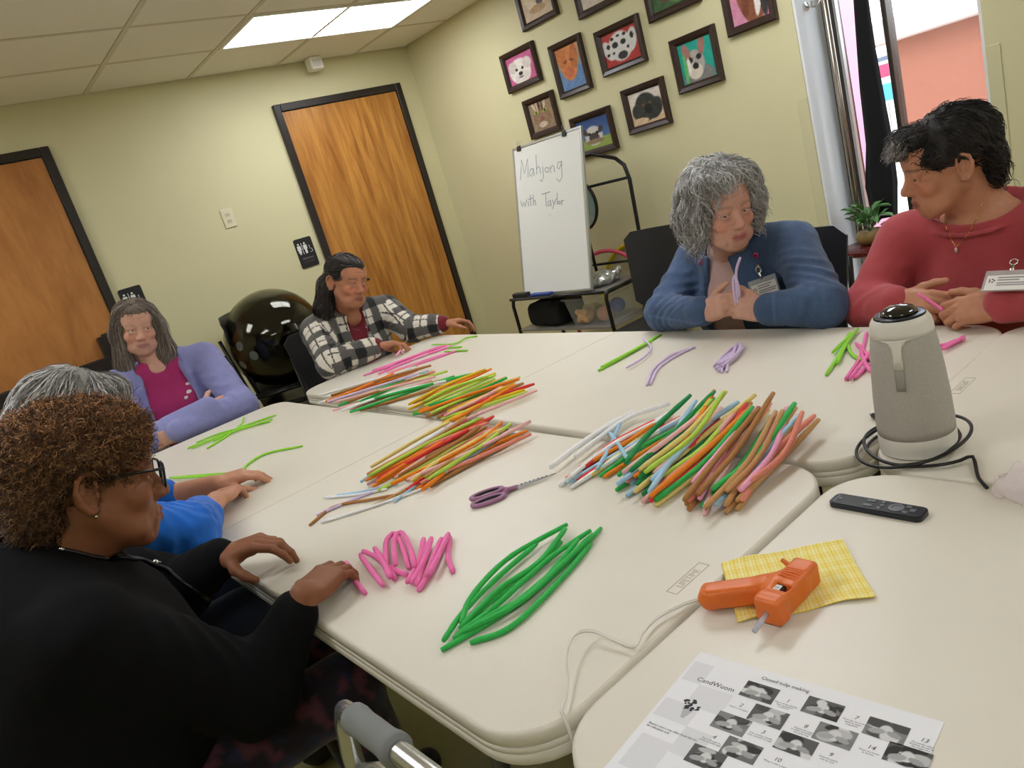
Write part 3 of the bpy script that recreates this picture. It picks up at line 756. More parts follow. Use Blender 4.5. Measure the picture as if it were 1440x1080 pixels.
def badge(P, x, y, w, h, label_strip=True, tilt=0., marks=True, clip=None):
    """clear badge pouch with a printed card, hanging on the clothing seen at the pixel"""
    p, n = P.hit(x, y)
    if p is None: return
    n = unit(n); up = unit(UPZ-n*(UPZ@n)); rt = np.cross(up, n); up = unit(up*math.cos(tilt)+rt*math.sin(tilt)); rt = np.cross(up, n); p = p+n*.016; M = frame_M(p, rt, up, n)
    pouch = obj('badge_pouch', MB().box((-w/2, -h/2, -.0008), (w/2, h/2, .0008), M, .0006), mat('clear_vinyl', (210, 214, 214), .12, alpha=.45, coat=.6), P.root)
    obj('badge_card', MB().box((-w*.44, -h*.46, .0010), (w*.44, h*.24, .0016), M), mat('badge_paper', (236, 232, 226), .7), pouch)
    if marks:
        b = MB()
        for k in range(5):
            a = k*1.2566; b.lathe([(w*.022, .0017), (w*.020, .0021)], 8, M @ Matrix.Translation((-w*.33+math.cos(a)*w*.05, -h*.02+math.sin(a)*w*.05, 0)))
        obj('badge_emblem', b, mat('badge_ink', (70, 62, 66), .7), pouch)
        b = MB()
        for k, (yy, ww) in enumerate(((.10, .5), (-.02, .42), (-.16, .62), (-.26, .58))): b.box((-w*.22, h*yy, .0017), (-w*.22+w*ww, h*(yy+.055), .0019), M)
        obj('badge_lines', b, mat('badge_ink_pale', (150, 146, 146), .7), pouch)
    c = MB(); c.box((-.004, h*.42, .001), (.004, h*.5+.018, .003), M, .001); c.tube([M @ Vector((.008*math.cos(t), h*.5+.026+.010*math.sin(t), .002)) for t in np.linspace(0, 6.28, 12)], .0018, 6)
    obj('badge_clip', c, mat('chrome', None), P.root, smooth=True)
def tube_on(P, px, name, r, m, lift=.002, parent=None, n=6, sub=4):
    """thin cord laid over the clothing along photo pixels"""
    pts = []
    px = np.asarray(px, float)
    for i in range(len(px)-1):
        for t in np.linspace(0, 1, sub, endpoint=False): pts.append(px[i]*(1-t)+px[i+1]*t)
    pts.append(px[-1]); out = []
    for q in pts:
        p, nn = P.hit(*q)
        if p is not None: out.append(p+unit(nn)*lift)
    if len(out) > 1: return obj(name, MB().tube(out, r, n), m, parent or P.root, smooth=True)
M_cloth = mat('cloth', (0, 0, 0), .85, attr=True, sheen=.25, bump=(700, .25), noise=(40, .06))
M_black_cloth = mat('black_knit', (0, 0, 0), .92, attr=True, bump=(900, .2), spec=.2)
M_denim = mat('denim_cloth', (0, 0, 0), .85, attr=True, sheen=.15, bump=(1100, .35), noise=(160, .16))
# ---------------------------------------------------------------- the woman in the denim jacket
H = Head((1.6236, .7555, 1.103), (-.5009, -.8429, -.1963), (-.11, -.163, .9805), 1.02)
D = Pers('curly grey haired woman in a blue denim jacket holding a pale stem', H, (1.74, .83, .985), [(1.80, 1.03, .915), (1.76, .63, .93)], [(1.575, 1.035, .795), (1.565, .45, .795)], [(1.495, .80, .815), (1.49, .585, .812)], (1.86, .84, .55),
    [dict(fw=(-.12, -.9, .22), pn=(.85, -.1, -.35), curl=(.55, .72, .85, .95), thumb=(.55, .9, -.1), tcurl=.15), dict(fw=(-.12, .9, .18), pn=(.85, .1, -.35), curl=(.6, .75, .85, .9), thumb=(.5, .9, -.1), tcurl=.15)],
    dict(jowl=.9, nose=1.08, wid=.98), skin=(206, 158, 138), lip=(178, 108, 102), brow=(146, 120, 104), h=.0031)
eyes(H, D.root, (74, 58, 46), (.35, 1, -.35))
f = D.field(.0065); D.torso(f, -.004, 1., 1., .5, .95); f.cap(D.nb+D.up*.03-D.fw*.01, H.w(0, 0, -.09), .062, .06, .006, True)
D.put('shirt', f, (214, 178, 172), M_cloth)
f = D.field(.0048); D.torso(f, .012, 1., 1.02, .6, 1.); D.sleeve(f, 0, .072, .064, .047, .92, .006); D.sleeve(f, 1, .072, .064, .047, .92, .006)
f.warp(lambda P: .0028*nz3(P, 55, 2)+.0015*nz3(P, 120, 4))
f.cap(D.nb+D.up*.02, H.w(0, 0, -.09), .075, .07, .006, True)
for q in (0,):
    f.rbox(D.nb-D.up*.20+D.fw*.14-D.rt*.004, (.072, .10, .24), D.A, .02, .006, True)
for q in (-1, 1):   # collar flaps
    c = D.nb-D.up*.075+D.rt*q*.085+D.fw*.085; A = np.stack([unit(D.rt*.8+D.fw*-q*.5+D.up*.1*q), unit(D.up+D.fw*-.45-D.rt*q*.35), unit(D.fw+D.rt*q*.45+D.up*.35)])
    f.rbox(c, (.036, .062, .006), A, .005, .004)
f.chain([D.nb+D.up*.015+D.rt*.085+D.fw*.03, D.nb+D.up*.03+D.rt*.06-D.fw*.06, D.nb+D.up*.03-D.rt*.06-D.fw*.06, D.nb+D.up*.015-D.rt*.085+D.fw*.03], [.014, .016, .016, .014], .008)
def denim(V):
    C = np.tile(lin((66, 88, 122)), (len(V), 1)); n = nz3(V, 42, 1)*.12+nz3(V, 110, 6)*.06; uv, k = D.part_uv(V)
    C = C*(1+n)[:, None]
    seam = np.exp(-((np.abs(uv[:, 1]+.115)-.0)/.003)**2)*(k == 0)+np.exp(-((uv[:, 0]-.1)/.0025)**2)*(k > 0)*.5
    L = np.linalg.norm(D.wr[0]-D.el[0])+np.linalg.norm(D.el[0]-D.sh[0]); cuff = (k > 0)*np.exp(-((uv[:, 1]-(L-.075))/.003)**2)
    C = C*(1+.55*np.clip(seam+cuff, 0, 1))[:, None]; return C
D.put('denim_jacket', f, None, M_denim, denim)
D.legs((-1, 0, 0), (60, 62, 70), M_cloth)
for x, y in ((986, 369), (1063, 359)):    # embroidered flowers on the collar
    p, n = D.hit(x, y)
    if p is not None:
        n = unit(n); e = unit(np.cross(n, UPZ)); g = np.cross(n, e); b = MB()
        for k in range(5): a = k*1.2566; b.sphere(p+n*.001+(e*math.cos(a)+g*math.sin(a))*.0055, .0042, 8, 6)
        fl = obj('embroidered_flower', b, mat('pink_thread', (196, 62, 110), .8), D.root, smooth=True); obj('flower_centre', MB().sphere(p+n*.004, .0035, 8, 6), mat('dark_thread', (96, 30, 60), .8), fl, smooth=True)
badge(D, 1074, 404, .085, .060, tilt=-.1)
b = MB(); p, n = D.hit(1068, 378); 
if p is not None: b.box(p+n*.004-V3(.006, .006, .016), p+n*.004+V3(.006, .006, .016), None, .002); obj('badge_reel', b, mat('chrome', None), D.root)
rg = D.wr[1]+unit((-.12, .9, .18))*.108; 
t_ = D.tips
def ring(root, c, ax, R, r=.0018, m=None):
    ax = unit(ax); e = unit(np.cross(ax, UPZ+.01)); g = np.cross(ax, e)
    obj('ring', MB().tube([c+(e*math.cos(t)+g*math.sin(t))*R for t in np.linspace(0, 6.2832, 16, endpoint=False)], r, 6, closed=True), m or mat('gold', (212, 172, 92), .2, metal=1.), root, smooth=True)
ring(D.root, D.wr[1]+unit((-.12, .9, .18))*.100+V3(.012, 0, -.012), (-.12, .9, .05), .0105, .002, mat('chrome', None))
hs = shell(H, .0044, [((0, -.022, .058), (.104, .112, .088)), ((.080, -.025, .0), (.046, .072, .080)), ((-.080, -.025, .0), (.046, .072, .080)), ((0, -.075, -.02), (.085, .05, .085)), ((.022, .048, .098), (.068, .040, .032)), ((-.045, .042, .088), (.045, .038, .035))],
    [((0, .124, -.030), (.072, .088, .096)), ((0, .02, -.125), (.07, .08, .055))], lambda P: .010*nz3(P, 85, 3)+.004*nz3(P, 170, 5))
G_ = [(184, 182, 181), (214, 212, 210), (150, 147, 145), (234, 232, 230), (196, 193, 190)]
def flow_out(H, dn=.9, fw=.15, ctr=(0, -.02, .05), rad=.5):
    def fn(P): q = H.loc(P)-np.array(ctr); q[:, 2] = q[:, 2]*.2; q /= np.linalg.norm(q, axis=1)[:, None]+1e-6; g = q*rad+np.array((0, fw, -dn)); return g@H.A
    return fn
hair_obj(D.root, hs, (172, 169, 167), [dict(n=1400, L=.095, flow=flow_out(H), r=.0023, col=G_, curl=(.0085, 80.), seg=10, jit=.28, lift=.001, seed=3, hug=.55, colj=.15, avoid=(H, [((0, .108, -.018), (.064, .078, .082))])), dict(n=900, L=.06, flow=flow_out(H, .4, .5), r=.0012, col=[(226, 224, 222), (196, 194, 192)], curl=(.006, 100.), seg=8, jit=.4, lift=.004, seed=5, hug=.4, colj=.1, avoid=(H, [((0, .108, -.018), (.064, .078, .082))]))])
# ---------------------------------------------------------------- the woman in the red sweater
H = Head((1.7012, .1471, 1.1047), (-.5848, .7931, -.1702), (-.1997, .0626, .9778), 1.0)
D = Pers('dark haired woman in a dusty red sweater with a necklace and a name badge', H, (1.765, .105, .985), [(1.755, .295, .905), (1.74, -.095, .905)], [(1.63, .36, .765), (1.60, -.20, .80)], [(1.555, .245, .795), (1.505, -.005, .795)], (1.88, .10, .55),
    [dict(fw=(-.22, -.85, -.02), pn=(.75, -.1, -.6), curl=(.5, .65, .8, .9), thumb=(.6, .85, 0), tcurl=.2), dict(fw=(-.12, .88, -.12), pn=(.7, .1, -.65), curl=(.55, .7, .82, .9), thumb=(.55, .85, .05), tcurl=.2)],
    dict(jowl=.8, nose=1.0, wid=.96), skin=(190, 134, 104), lip=(156, 92, 82), brow=(70, 52, 44), brow_amt=.7, blush=(1.08, .86, .82), age=.09, h=.0031, chest=(.125, .074, .050))
RED = D
eyes(H, D.root, (60, 42, 32), (-.1, 1, -.25))
f = D.field(.0050); D.torso(f, .012, 1.05, 1.05, .7, 1.05); D.sleeve(f, 0, .074, .064, .044, .93, .004, fold=60); D.sleeve(f, 1, .074, .064, .046, .95, .004, fold=60)
f.warp(lambda P: .0022*nz3(P, 38, 7)+.0010*nz3(P, 90, 3))
f.ell(D.nb+D.up*.015+D.fw*.015, (.118, .088, .052), D.A, .006, True); f.cap(D.nb, H.w(0, 0, -.06), .072, .07, .006, True)
f.chain([D.nb-D.up*.022+(D.rt*math.cos(t)*.120+D.fw*(.015+math.sin(t)*.098))-D.up*.010*abs(math.sin(t)) for t in np.linspace(0, 6.2832, 17)], [.0062]*17, .006)
D.put('sweater', f, (176, 70, 76), M_cloth, lambda V: np.tile(lin((178, 72, 78)), (len(V), 1))*(1+.05*nz3(V, 30, 2))[:, None])
D.bv.append(BVHTree.FromPolygons([v.co for v in D.body.data.vertices], [tuple(p.vertices) for p in D.body.data.polygons]))
D.legs((-1, 0, 0), (58, 56, 66), M_cloth)
gold = mat('gold', (212, 172, 92), .2, metal=1.)
nk = tube_on(D, [(1327, 306), (1331, 320), (1338, 336), (1345, 348), (1355, 337), (1367, 320), (1376, 303), (1381, 285)], 'necklace', .0011, gold, .0015)
p, n = D.hit(1346, 352)
if p is not None: obj('pendant', MB().sphere(p+n*.004, (.006, .004, .008), 10, 8), mat('pendant_stone', (220, 214, 208), .1, metal=.5), nk or D.root, smooth=True)
badge(D, 1420, 402, .098, .070, tilt=.16)
hs = shell(H, .0042, [((0, -.022, .052), (.086, .104, .080)), ((0, -.088, -.005), (.068, .030, .075)), ((0, -.080, -.062), (.055, .028, .035)), ((0, .062, .092), (.060, .036, .028)), ((-.062, .022, .045), (.024, .034, .026)), ((.062, .022, .045), (.024, .034, .026))],
    [((0, .115, -.03), (.075, .062, .094)), ((-.10, .012, -.05), (.042, .052, .064)), ((.10, .012, -.05), (.042, .052, .064))], lambda P: .004*nz3(P, 80, 3)+.002*nz3(P, 170, 5))
def flow_back(H, back=.2, dn=.8):
    def fn(P): q = H.loc(P); g = np.stack([q[:, 0]*4, np.where(q[:, 1] > .02, .5, -back*3), np.where(q[:, 1] > .02, .0, -dn)], 1); return g@H.A
    return fn
hair_obj(D.root, hs, (38, 33, 32), [dict(n=1500, L=.055, flow=flow_back(H), r=.0014, col=[(34, 30, 30), (52, 46, 44), (70, 64, 62), (24, 22, 22)], curl=(.003, 90.), seg=7, jit=.35, lift=.001, seed=3, hug=.55, colj=.2, avoid=(H, [((0, .105, -.01), (.07, .07, .085)), ((-.09, .005, -.02), (.03, .032, .04))]))])
v0 = H.w(-.02, .095, .085)
hv = shell(H, .003, [((-.008, .086, .088), (.042, .020, .017)), ((-.02, .094, .076), (.022, .012, .012))], [((0, .125, .02), (.08, .05, .040))], lambda P: .003*nz3(P, 90, 2))
me0 = np_mesh('h', *hv); n0 = vnormals(me0); bpy.data.meshes.remove(me0)
v, f_, c = strands(hv[0], n0, 420, .045, flow_out(H, .5, .9), .0011, [(110, 104, 102), (160, 154, 150), (70, 64, 62), (196, 190, 186)], (.004, 120.), 8, .5, .001, 4, 3, .35, .5, .15, avoid=(H, [((0, .105, -.01), (.07, .07, .075))]))
k = len(hv[0]); link('fringe', np_mesh('fringe', np.concatenate([hv[0], v]), np.concatenate([hv[1], f_+k]), np.concatenate([np.tile(lin((62, 56, 54)), (k, 1)), c])), M_hair, D.root)
# ---------------------------------------------------------------- the woman in the plaid jacket
H = Head((1.3001, 2.6999, 1.1168), (.1035, -.964, -.2451), (.2463, -.2139, .9453), 1.03)
D = Pers('woman with dark tied back hair in a black and cream plaid jacket', H, (1.30, 2.80, .99), [(1.12, 2.83, .93), (1.50, 2.80, .905)], [(1.04, 2.60, .79), (1.50, 2.60, .80)], [(1.235, 2.50, .805), (1.60, 2.465, .79)], (1.28, 2.92, .55),
    [dict(fw=(.85, -.42, -.16), pn=(-.05, -.25, -1), curl=(.35, .42, .5, .6), thumb=(.5, .8, .35), tcurl=.25), dict(fw=(.85, -.42, -.15), pn=(.05, -.2, -1), curl=(.45, .5, .55, .6), thumb=(.4, .85, .4), tcurl=.25)],
    dict(jowl=1., nose=1.12, wid=1.04, cheek=1.15), skin=(186, 128, 98), lip=(150, 90, 80), brow=(84, 62, 52), h=.0042, age=.08)
eyes(H, D.root, (50, 36, 28), (.2, 1, -.5))
f = D.field(.0068); D.torso(f, -.004, 1.1, 1., .7, .98); f.cap(D.nb+D.up*.02, H.w(0, .02, -.1), .060, .06, .006, True); f.ell(D.nb-D.up*.02+D.fw*.10, (.045, .06, .075), D.A, .006, True)
D.put('blouse', f, (112, 26, 40), M_cloth)
f = D.field(.0053); D.torso(f, .014, 1.12, 1.05, .7, 1.02); D.sleeve(f, 0, .080, .070, .052, .90, .006); D.sleeve(f, 1, .080, .068, .052, .80, .006)
f.warp(lambda P: .0035*nz3(P, 45, 2)); f.cap(D.nb+D.up*.02, H.w(0, .01, -.09), .075, .07, .006, True)
f.rbox(D.nb-D.up*.19+D.fw*.14, (.050, .10, .26), D.A, .02, .006, True)
for q in (-1, 1):
    c = D.nb-D.up*.06+D.rt*q*.085+D.fw*.08; A = np.stack([unit(D.rt*.8+D.fw*-q*.5), unit(D.up+D.fw*-.45-D.rt*q*.4), unit(D.fw+D.rt*q*.45+D.up*.35)]); f.rbox(c, (.036, .062, .007), A, .005, .004)
def plaid(V):
    uv, k = D.part_uv(V); u, v = uv[:, 0]+.02, uv[:, 1]; P_ = .115
    su = (((u/P_) % 1) < .40).astype(float); sv = (((v/P_+.1) % 1) < .40).astype(float)
    th = (np.abs(((u/P_) % 1)-.70) < .028)|(np.abs(((v/P_+.1) % 1)-.70) < .028)
    C = np.where((su+sv)[:, None] > 1.5, lin((26, 26, 28)), np.where((su+sv)[:, None] > .5, lin((92, 89, 86)), lin((226, 219, 205))))
    C = np.where((th & ((su+sv) < .5))[:, None], lin((70, 66, 64)), C); return C*(1+.08*nz3(V, 120, 2))[:, None]
D.put('plaid_jacket', f, None, M_cloth, plaid)
for i in (0, 1):   # maroon cuffs of the blouse
    g = D.field(.0048); a = D.el[i]+(D.wr[i]-D.el[i])*(.80 if i == 0 else .72); g.cap(a, D.el[i]+(D.wr[i]-D.el[i])*.97, .047, .043, .0); D.put('blouse_cuff', g, (112, 26, 40), M_cloth); D.bv.pop()
D.legs((0, -1, 0), (52, 50, 58), M_cloth)
ring(D.root, D.wr[1]+(D.el[1]-D.wr[1])*.03, D.wr[1]-D.el[1], .034, .004, mat('black_plastic', None))
badge(D, 523, 472, .07, .05, marks=False)
HC = [(40, 34, 32), (58, 50, 47), (30, 26, 26), (92, 84, 80)]
hs = shell(H, .0048, [((0, -.020, .046), (.083, .103, .080)), ((0, .040, .078), (.062, .048, .034)), ((0, -.085, -.03), (.075, .045, .08)), ('c', (.06, -.075, -.02), (.085, -.07, -.14), .045, .040), ('c', (-.06, -.075, -.02), (-.08, -.06, -.13), .042, .036), ('c', (.085, -.07, -.14), (.095, -.05, -.20), .040, .025)],
    [((0, .128, -.035), (.070, .078, .092)), ((.10, .015, -.04), (.036, .045, .055))], lambda P: .004*nz3(P, 60, 3))
def flow_tied(P): q = H.loc(P); g = np.stack([q[:, 0]*2, np.where(q[:, 2] > 0, -1., -.2), np.where(q[:, 2] > 0, -.25, -1.)], 1); return g@H.A
hair_obj(D.root, hs, (44, 38, 36), [dict(n=1000, L=.10, flow=flow_tied, r=.0016, col=HC, curl=(.003, 45.), seg=7, jit=.15, lift=.001, seed=3, hug=.75, colj=.2), dict(n=300, L=.05, flow=flow_tied, r=.0012, col=[(150, 146, 142), (120, 114, 110)], seg=5, jit=.1, lift=.001, seed=9, hug=.8)])
obj('headband', MB().tube([H.w(.084*math.cos(t), -.015+.0*math.sin(t), .052+.078*math.sin(t)) for t in np.linspace(-.35, 3.49, 20)], .005, 8), mat('black_plastic', None), D.root, smooth=True)
# ---------------------------------------------------------------- the woman in the lilac cardigan
H = Head((.3983, 3.0025, 1.2085), (-.1424, -.9792, -.1443), (.1261, -.1625, .9786), 1.0)
D = Pers('long haired woman in a lilac cardigan with folded arms', H, (.415, 3.02, 1.045), [(.215, 3.02, .985), (.61, 2.97, .975)], [(.19, 2.75, .755), (.615, 2.70, .755)], [(.455, 2.672, .802), (.33, 2.650, .765)], (.42, 3.08, .56),
    [dict(fw=(.9, .35, -.1), pn=(.2, .9, -.2), curl=(.3, .35, .4, .4)), dict(fw=(-.9, .3, -.1), pn=(-.2, .9, -.2), curl=(.3, .35, .4, .4))],
    dict(jowl=1.1, nose=1.12, wid=1.0), skin=(208, 160, 140), lip=(178, 122, 112), brow=(150, 130, 116), brow_amt=.4, h=.0042, age=.08)
eyes(H, D.root, (88, 84, 80), (-.55, 1, .05))
f = D.field(.0062); D.torso(f, -.004, 1.1, 1., .7, .98); f.cap(D.nb+D.up*.02, H.w(0, .02, -.1), .062, .06, .006, True); f.ell(D.nb-D.up*.0+D.fw*.085, (.045, .05, .045), D.A, .006, True)
f.warp(lambda P: .002*nz3(P, 50, 2)); D.put('shirt', f, (170, 44, 104), M_cloth)
f = D.field(.0056); D.torso(f, .012, 1.12, 1.04, .7, 1.0); D.sleeve(f, 0, .074, .060, .046, 1.04, .004, fold=60); D.sleeve(f, 1, .076, .066, .048, 1.04, .004, fold=60)
f.warp(lambda P: .003*nz3(P, 42, 2)+.0012*nz3(P, 110, 2)); f.cap(D.nb+D.up*.02, H.w(0, .01, -.09), .08, .07, .006, True); f.rbox(D.nb-D.up*.17+D.fw*.13-D.rt*.0, (.098, .085, .20), D.A, .03, .006, True)
D.sleeve(f, 0, .0, .058, .046, 1.04, .004, .0, fold=60)
f.cap(D.el[1], D.el[1]+(D.wr[1]-D.el[1])*1.04, .058, .047, .006)
for q in (-1, 1): f.chain([D.nb-D.up*.00+D.rt*q*.082+D.fw*.03, D.nb-D.up*.09+D.rt*q*.105+D.fw*.10, D.nb-D.up*.2+D.rt*q*.112+D.fw*.125], [.016, .018, .014], .008)
D.put('cardigan', f, (136, 138, 190), M_cloth, lambda V: np.tile(lin((138, 140, 192)), (len(V), 1))*(1+.05*nz3(V, 40, 2))[:, None])
D.legs((0, -1, 0), (60, 62, 80), M_cloth)
p, n = D.hit(268, 548)
for (x, y, s_) in ((264, 540, .010), (266, 551, .013), (262, 559, .010)):
    p, n = D.hit(x, y, D.bv[0])
    if p is not None: obj('shirt_print', MB().sphere(p, (s_, .003, s_*.8), 10, 6), mat('print_white', (232, 228, 224), .7), D.root, smooth=True)
hs = shell(H, .0048, [((0, -.022, .046), (.085, .105, .082)), ((0, .042, .082), (.060, .048, .032)), ((0, -.08, -.03), (.085, .045, .10)), ('c', (.058, .030, .075), (.083, .020, -.02), .026, .030), ('c', (.083, .020, -.02), (.085, .035, -.15), .030, .034), ('c', (.085, .035, -.15), (.070, .055, -.205), .034, .022), ('c', (-.058, .030, .075), (-.085, .020, -.02), .026, .032), ('c', (-.085, .020, -.02), (-.092, .030, -.13), .032, .040), ('c', (-.092, .030, -.13), (-.085, .045, -.19), .040, .026)],
    [((0, .130, -.04), (.064, .085, .100)), ((0, .06, -.16), (.05, .07, .08))], lambda P: .003*nz3(P, 50, 3))
def flow_down(P): q = H.loc(P); g = np.stack([np.where(q[:, 2] > .05, np.sign(q[:, 0])*1.0, 0), np.where(q[:, 1] > 0, .15, -.2), np.where(q[:, 2] > .1, -.2, -1.)], 1); return g@H.A
hair_obj(D.root, hs, (120, 106, 94), [dict(n=1300, L=.15, flow=flow_down, r=.0019, col=[(126, 112, 100), (150, 138, 128), (104, 90, 78), (172, 162, 152)], curl=(.002, 25.), seg=8, jit=.10, lift=.0008, seed=3, hug=.85, colj=.15)])
# ---------------------------------------------------------------- the woman in the blue shirt
H = Head((-.125, 1.42, 1.105), (.86, .12, -.42), (.42, .05, .90), 1.02)
D = Pers('silver haired woman in a bright blue shirt with both forearms on the table', H, (-.27, 1.38, 1.00), [(-.27, 1.19, .93), (-.24, 1.56, .93)], [(-.045, 1.20, .795), (-.03, 1.66, .790)], [(.085, 1.385, .785), (.135, 1.56, .782)], (-.42, 1.38, .54),
    [dict(fw=(.62, .72, -.10), pn=(-.05, -.05, -1), curl=(.45, .5, .55, .6), thumb=(.5, .8, .3)), dict(fw=(.92, -.3, -.06), pn=(0, .1, -1), curl=(.4, .45, .5, .6), thumb=(.5, .8, .3))],
    dict(jowl=.8), skin=(206, 150, 122), lip=(176, 110, 100), h=.0050)
eyes(H, D.root, (80, 90, 100), (0, 1, -.4))
f = D.field(.0054); D.torso(f, .012, 1.1, 1.1, .7, 1.0); D.sleeve(f, 0, .078, .074, .058, .42, .009, fold=110); D.sleeve(f, 1, .076, .066, .052, .25, .008, fold=110)
f.warp(lambda P: .003*nz3(P, 50, 2)+.0025*nz3(P, 100, 5)); f.cap(D.nb+D.up*.02, H.w(0, 0, -.08), .07, .068, .006, True)
D.put('shirt', f, (20, 104, 200), M_cloth, lambda V: np.tile(lin((18, 104, 204)), (len(V), 1))*(1+.06*nz3(V, 40, 2))[:, None])
D.legs((1, 0, 0), (44, 50, 70), M_cloth)
hs = shell(H, .0048, [((0, -.022, .046), (.090, .108, .084)), ((0, -.095, -.02), (.080, .055, .10)), ('c', (0, -.12, -.05), (0, -.135, -.17), .060, .045), ((0, .055, .09), (.062, .04, .03)), ((.07, .02, .03), (.03, .05, .05)), ((-.07, .02, .03), (.03, .05, .05))],
    [((0, .125, -.03), (.068, .080, .10))], lambda P: .004*nz3(P, 60, 3))
hair_obj(D.root, hs, (150, 148, 144), [dict(n=1500, L=.11, flow=flow_out(H, .55, -.2, rad=.8), r=.0015, col=[(196, 194, 190), (224, 222, 218), (156, 152, 148), (120, 114, 108)], curl=(.0035, 40.), seg=7, jit=.22, lift=.001, seed=3, hug=.7, colj=.15)])
# ---------------------------------------------------------------- the woman in the black sweater
H = Head((-.2106, .8123, 1.0723), (.9685, -.0802, -.2359), (.2403, .0502, .9694), 1.03)
D = Pers('woman with short curly brown hair, glasses and a black sweater', H, (-.315, .84, .965), [(-.33, .635, .885), (-.30, 1.05, .885)], [(-.135, .62, .655), (-.13, 1.055, .735)], [tuple(T(428, 838, .787)), (-.035, .945, .795)], (-.46, .84, .54),
    [dict(fw=tuple(T(476, 796, .778)-T(428, 838, .787)), pn=(.1, .25, -1), curl=(.34, .38, .42, .48), thumb=(.6, .75, .25), tcurl=.3, sc=.98), dict(fw=(.66, -.62, .10), pn=(.25, -.25, -.95), curl=(.42, .5, .6, .7), thumb=(.75, .55, .45), tcurl=.35)],
    dict(jowl=1.2, nose=1.12, wid=1.04, cheek=1.1, lipz=1.2), skin=(140, 90, 62), lip=(128, 72, 62), brow=(62, 42, 34), h=.0031, fat=1.08, blush=(1.05, .92, .9), age=.05)
BLK = D
eyes(H, D.root, (40, 28, 22), (0, 1, -.35))
f = D.field(.0054); D.torso(f, .02, 1.5, 1.28, 1.0, 1.28); D.sleeve(f, 0, .092, .072, .042, .80, .006, fold=70); D.sleeve(f, 1, .088, .070, .044, .90, .006, fold=70)
f.ell(D.hip+D.up*.22+D.fw*.02, (.27, .21, .24), D.A, .06); f.ell(D.nb-D.up*.06-D.fw*.05, (.19, .11, .12), D.A, .06)
f.warp(lambda P: .003*nz3(P, 32, 2)+.0015*nz3(P, 75, 5)); f.cap(D.nb+D.up*.04, H.w(0, -.01, -.07), .082, .075, .006, True)
D.put('sweater', f, (11, 11, 13), M_black_cloth)
pat = lambda V: np.where(((nz3(V, 60, 2)+nz3(V, 130, 4)) > .45)[:, None], lin((78, 38, 50)), np.where((nz3(V, 90, 7) > .35)[:, None], lin((28, 31, 56)), lin((24, 15, 24))))
D.legs((1, -.02, 0), None, M_cloth, 'skirt', .50, .11, fn=pat, r=1.15)
D.bv.append(BVHTree.FromPolygons([v.co for v in D.body.data.vertices], [tuple(p.vertices) for p in D.body.data.polygons]))
ly = tube_on(D, [(30, 764), (60, 766), (95, 773), (130, 781), (165, 786), (200, 789), (235, 802), (268, 824), (300, 847), (330, 868)], 'lanyard', .0042, mat('black_cord', (22, 22, 24), .35), .004)
for x, y in ((82, 769), (214, 791), (303, 848)):
    p, n = D.hit(x, y); p2, _ = D.hit(x+9, y+4)
    if p is not None and p2 is not None: obj('lanyard_crimp', MB().tube([p+n*.005, p2+n*.005], .0052, 8), mat('chrome', None), ly or D.root, smooth=True)
gl = MB(); gm = mat('glasses_frame', (24, 20, 20), .25)
for q in (-1, 1): gl.tube([H.w(q*.080, -.022, .008), H.w(q*.082, 0, .016), H.w(q*.078, .06, .016), H.w(q*.071, .103, .014)], .0027, 8)
for q in (-1, 1):
    gl.tube([H.w(q*.037+x, .108-abs(q*.037+x)*.06, .002+z) for x, z in rrect(-.028, -.021, .028, .019, .010, 3)], .0022, 6, closed=True)
gl.tube([H.w(-.010, .112, .006), H.w(.010, .112, .006)], .0022, 6)
go = obj('glasses', gl, gm, D.root, smooth=True)
for q in (-1, 1):
    b = MB(); P_ = rrect(-.027, -.020, .027, .018, .010, 3); b.add([H.w(q*.037+x, .108-abs(q*.037+x)*.06, .002+z) for x, z in P_]+[H.w(q*.037+x, .1065-abs(q*.037+x)*.06, .002+z) for x, z in P_], [tuple(range(len(P_))), tuple(range(len(P_), 2*len(P_)))[::-1]]+[(i, (i+1) % len(P_), len(P_)+(i+1) % len(P_), len(P_)+i) for i in range(len(P_))])
    obj('lens', b, mat('lens_glass', (245, 248, 248), .03, trans=1., ior=1.02), go)
obj('earring', MB().sphere(H.w(.087, -.006, -.040), .003, 8, 6), mat('chrome', None), D.root, smooth=True)
hs = shell(H, .0042, [((0, -.024, .058), (.097, .116, .090)), ((0, -.085, -.010), (.080, .045, .085)), ((0, .045, .088), (.070, .050, .040))],
    [((0, .125, -.03), (.085, .075, .098)), ((.10, .012, -.035), (.038, .040, .062)), ((-.10, .012, -.035), (.038, .040, .062))], lambda P: .004*nz3(P, 90, 3)+.003*nz3(P, 200, 5))
BC = [(168, 120, 78), (138, 96, 62), (104, 72, 50), (74, 52, 40), (196, 150, 104)]
def flow_any(P): q = H.loc(P)-np.array((0, -.02, .03)); q /= np.linalg.norm(q, axis=1)[:, None]; return (q*.8+np.array((0, .1, -.1)))@H.A
hair_obj(D.root, hs, (104, 70, 46), [dict(n=6800, L=.026, flow=flow_any, r=.0009, zc=(H, [-.08, .02, .10, .15], [.45, .8, 1.25, 1.5]), col=BC, curl=(.0032, 420.), seg=5, jit=1.0, lift=.0005, seed=3, hug=.25, colj=.2, taper=.6)])
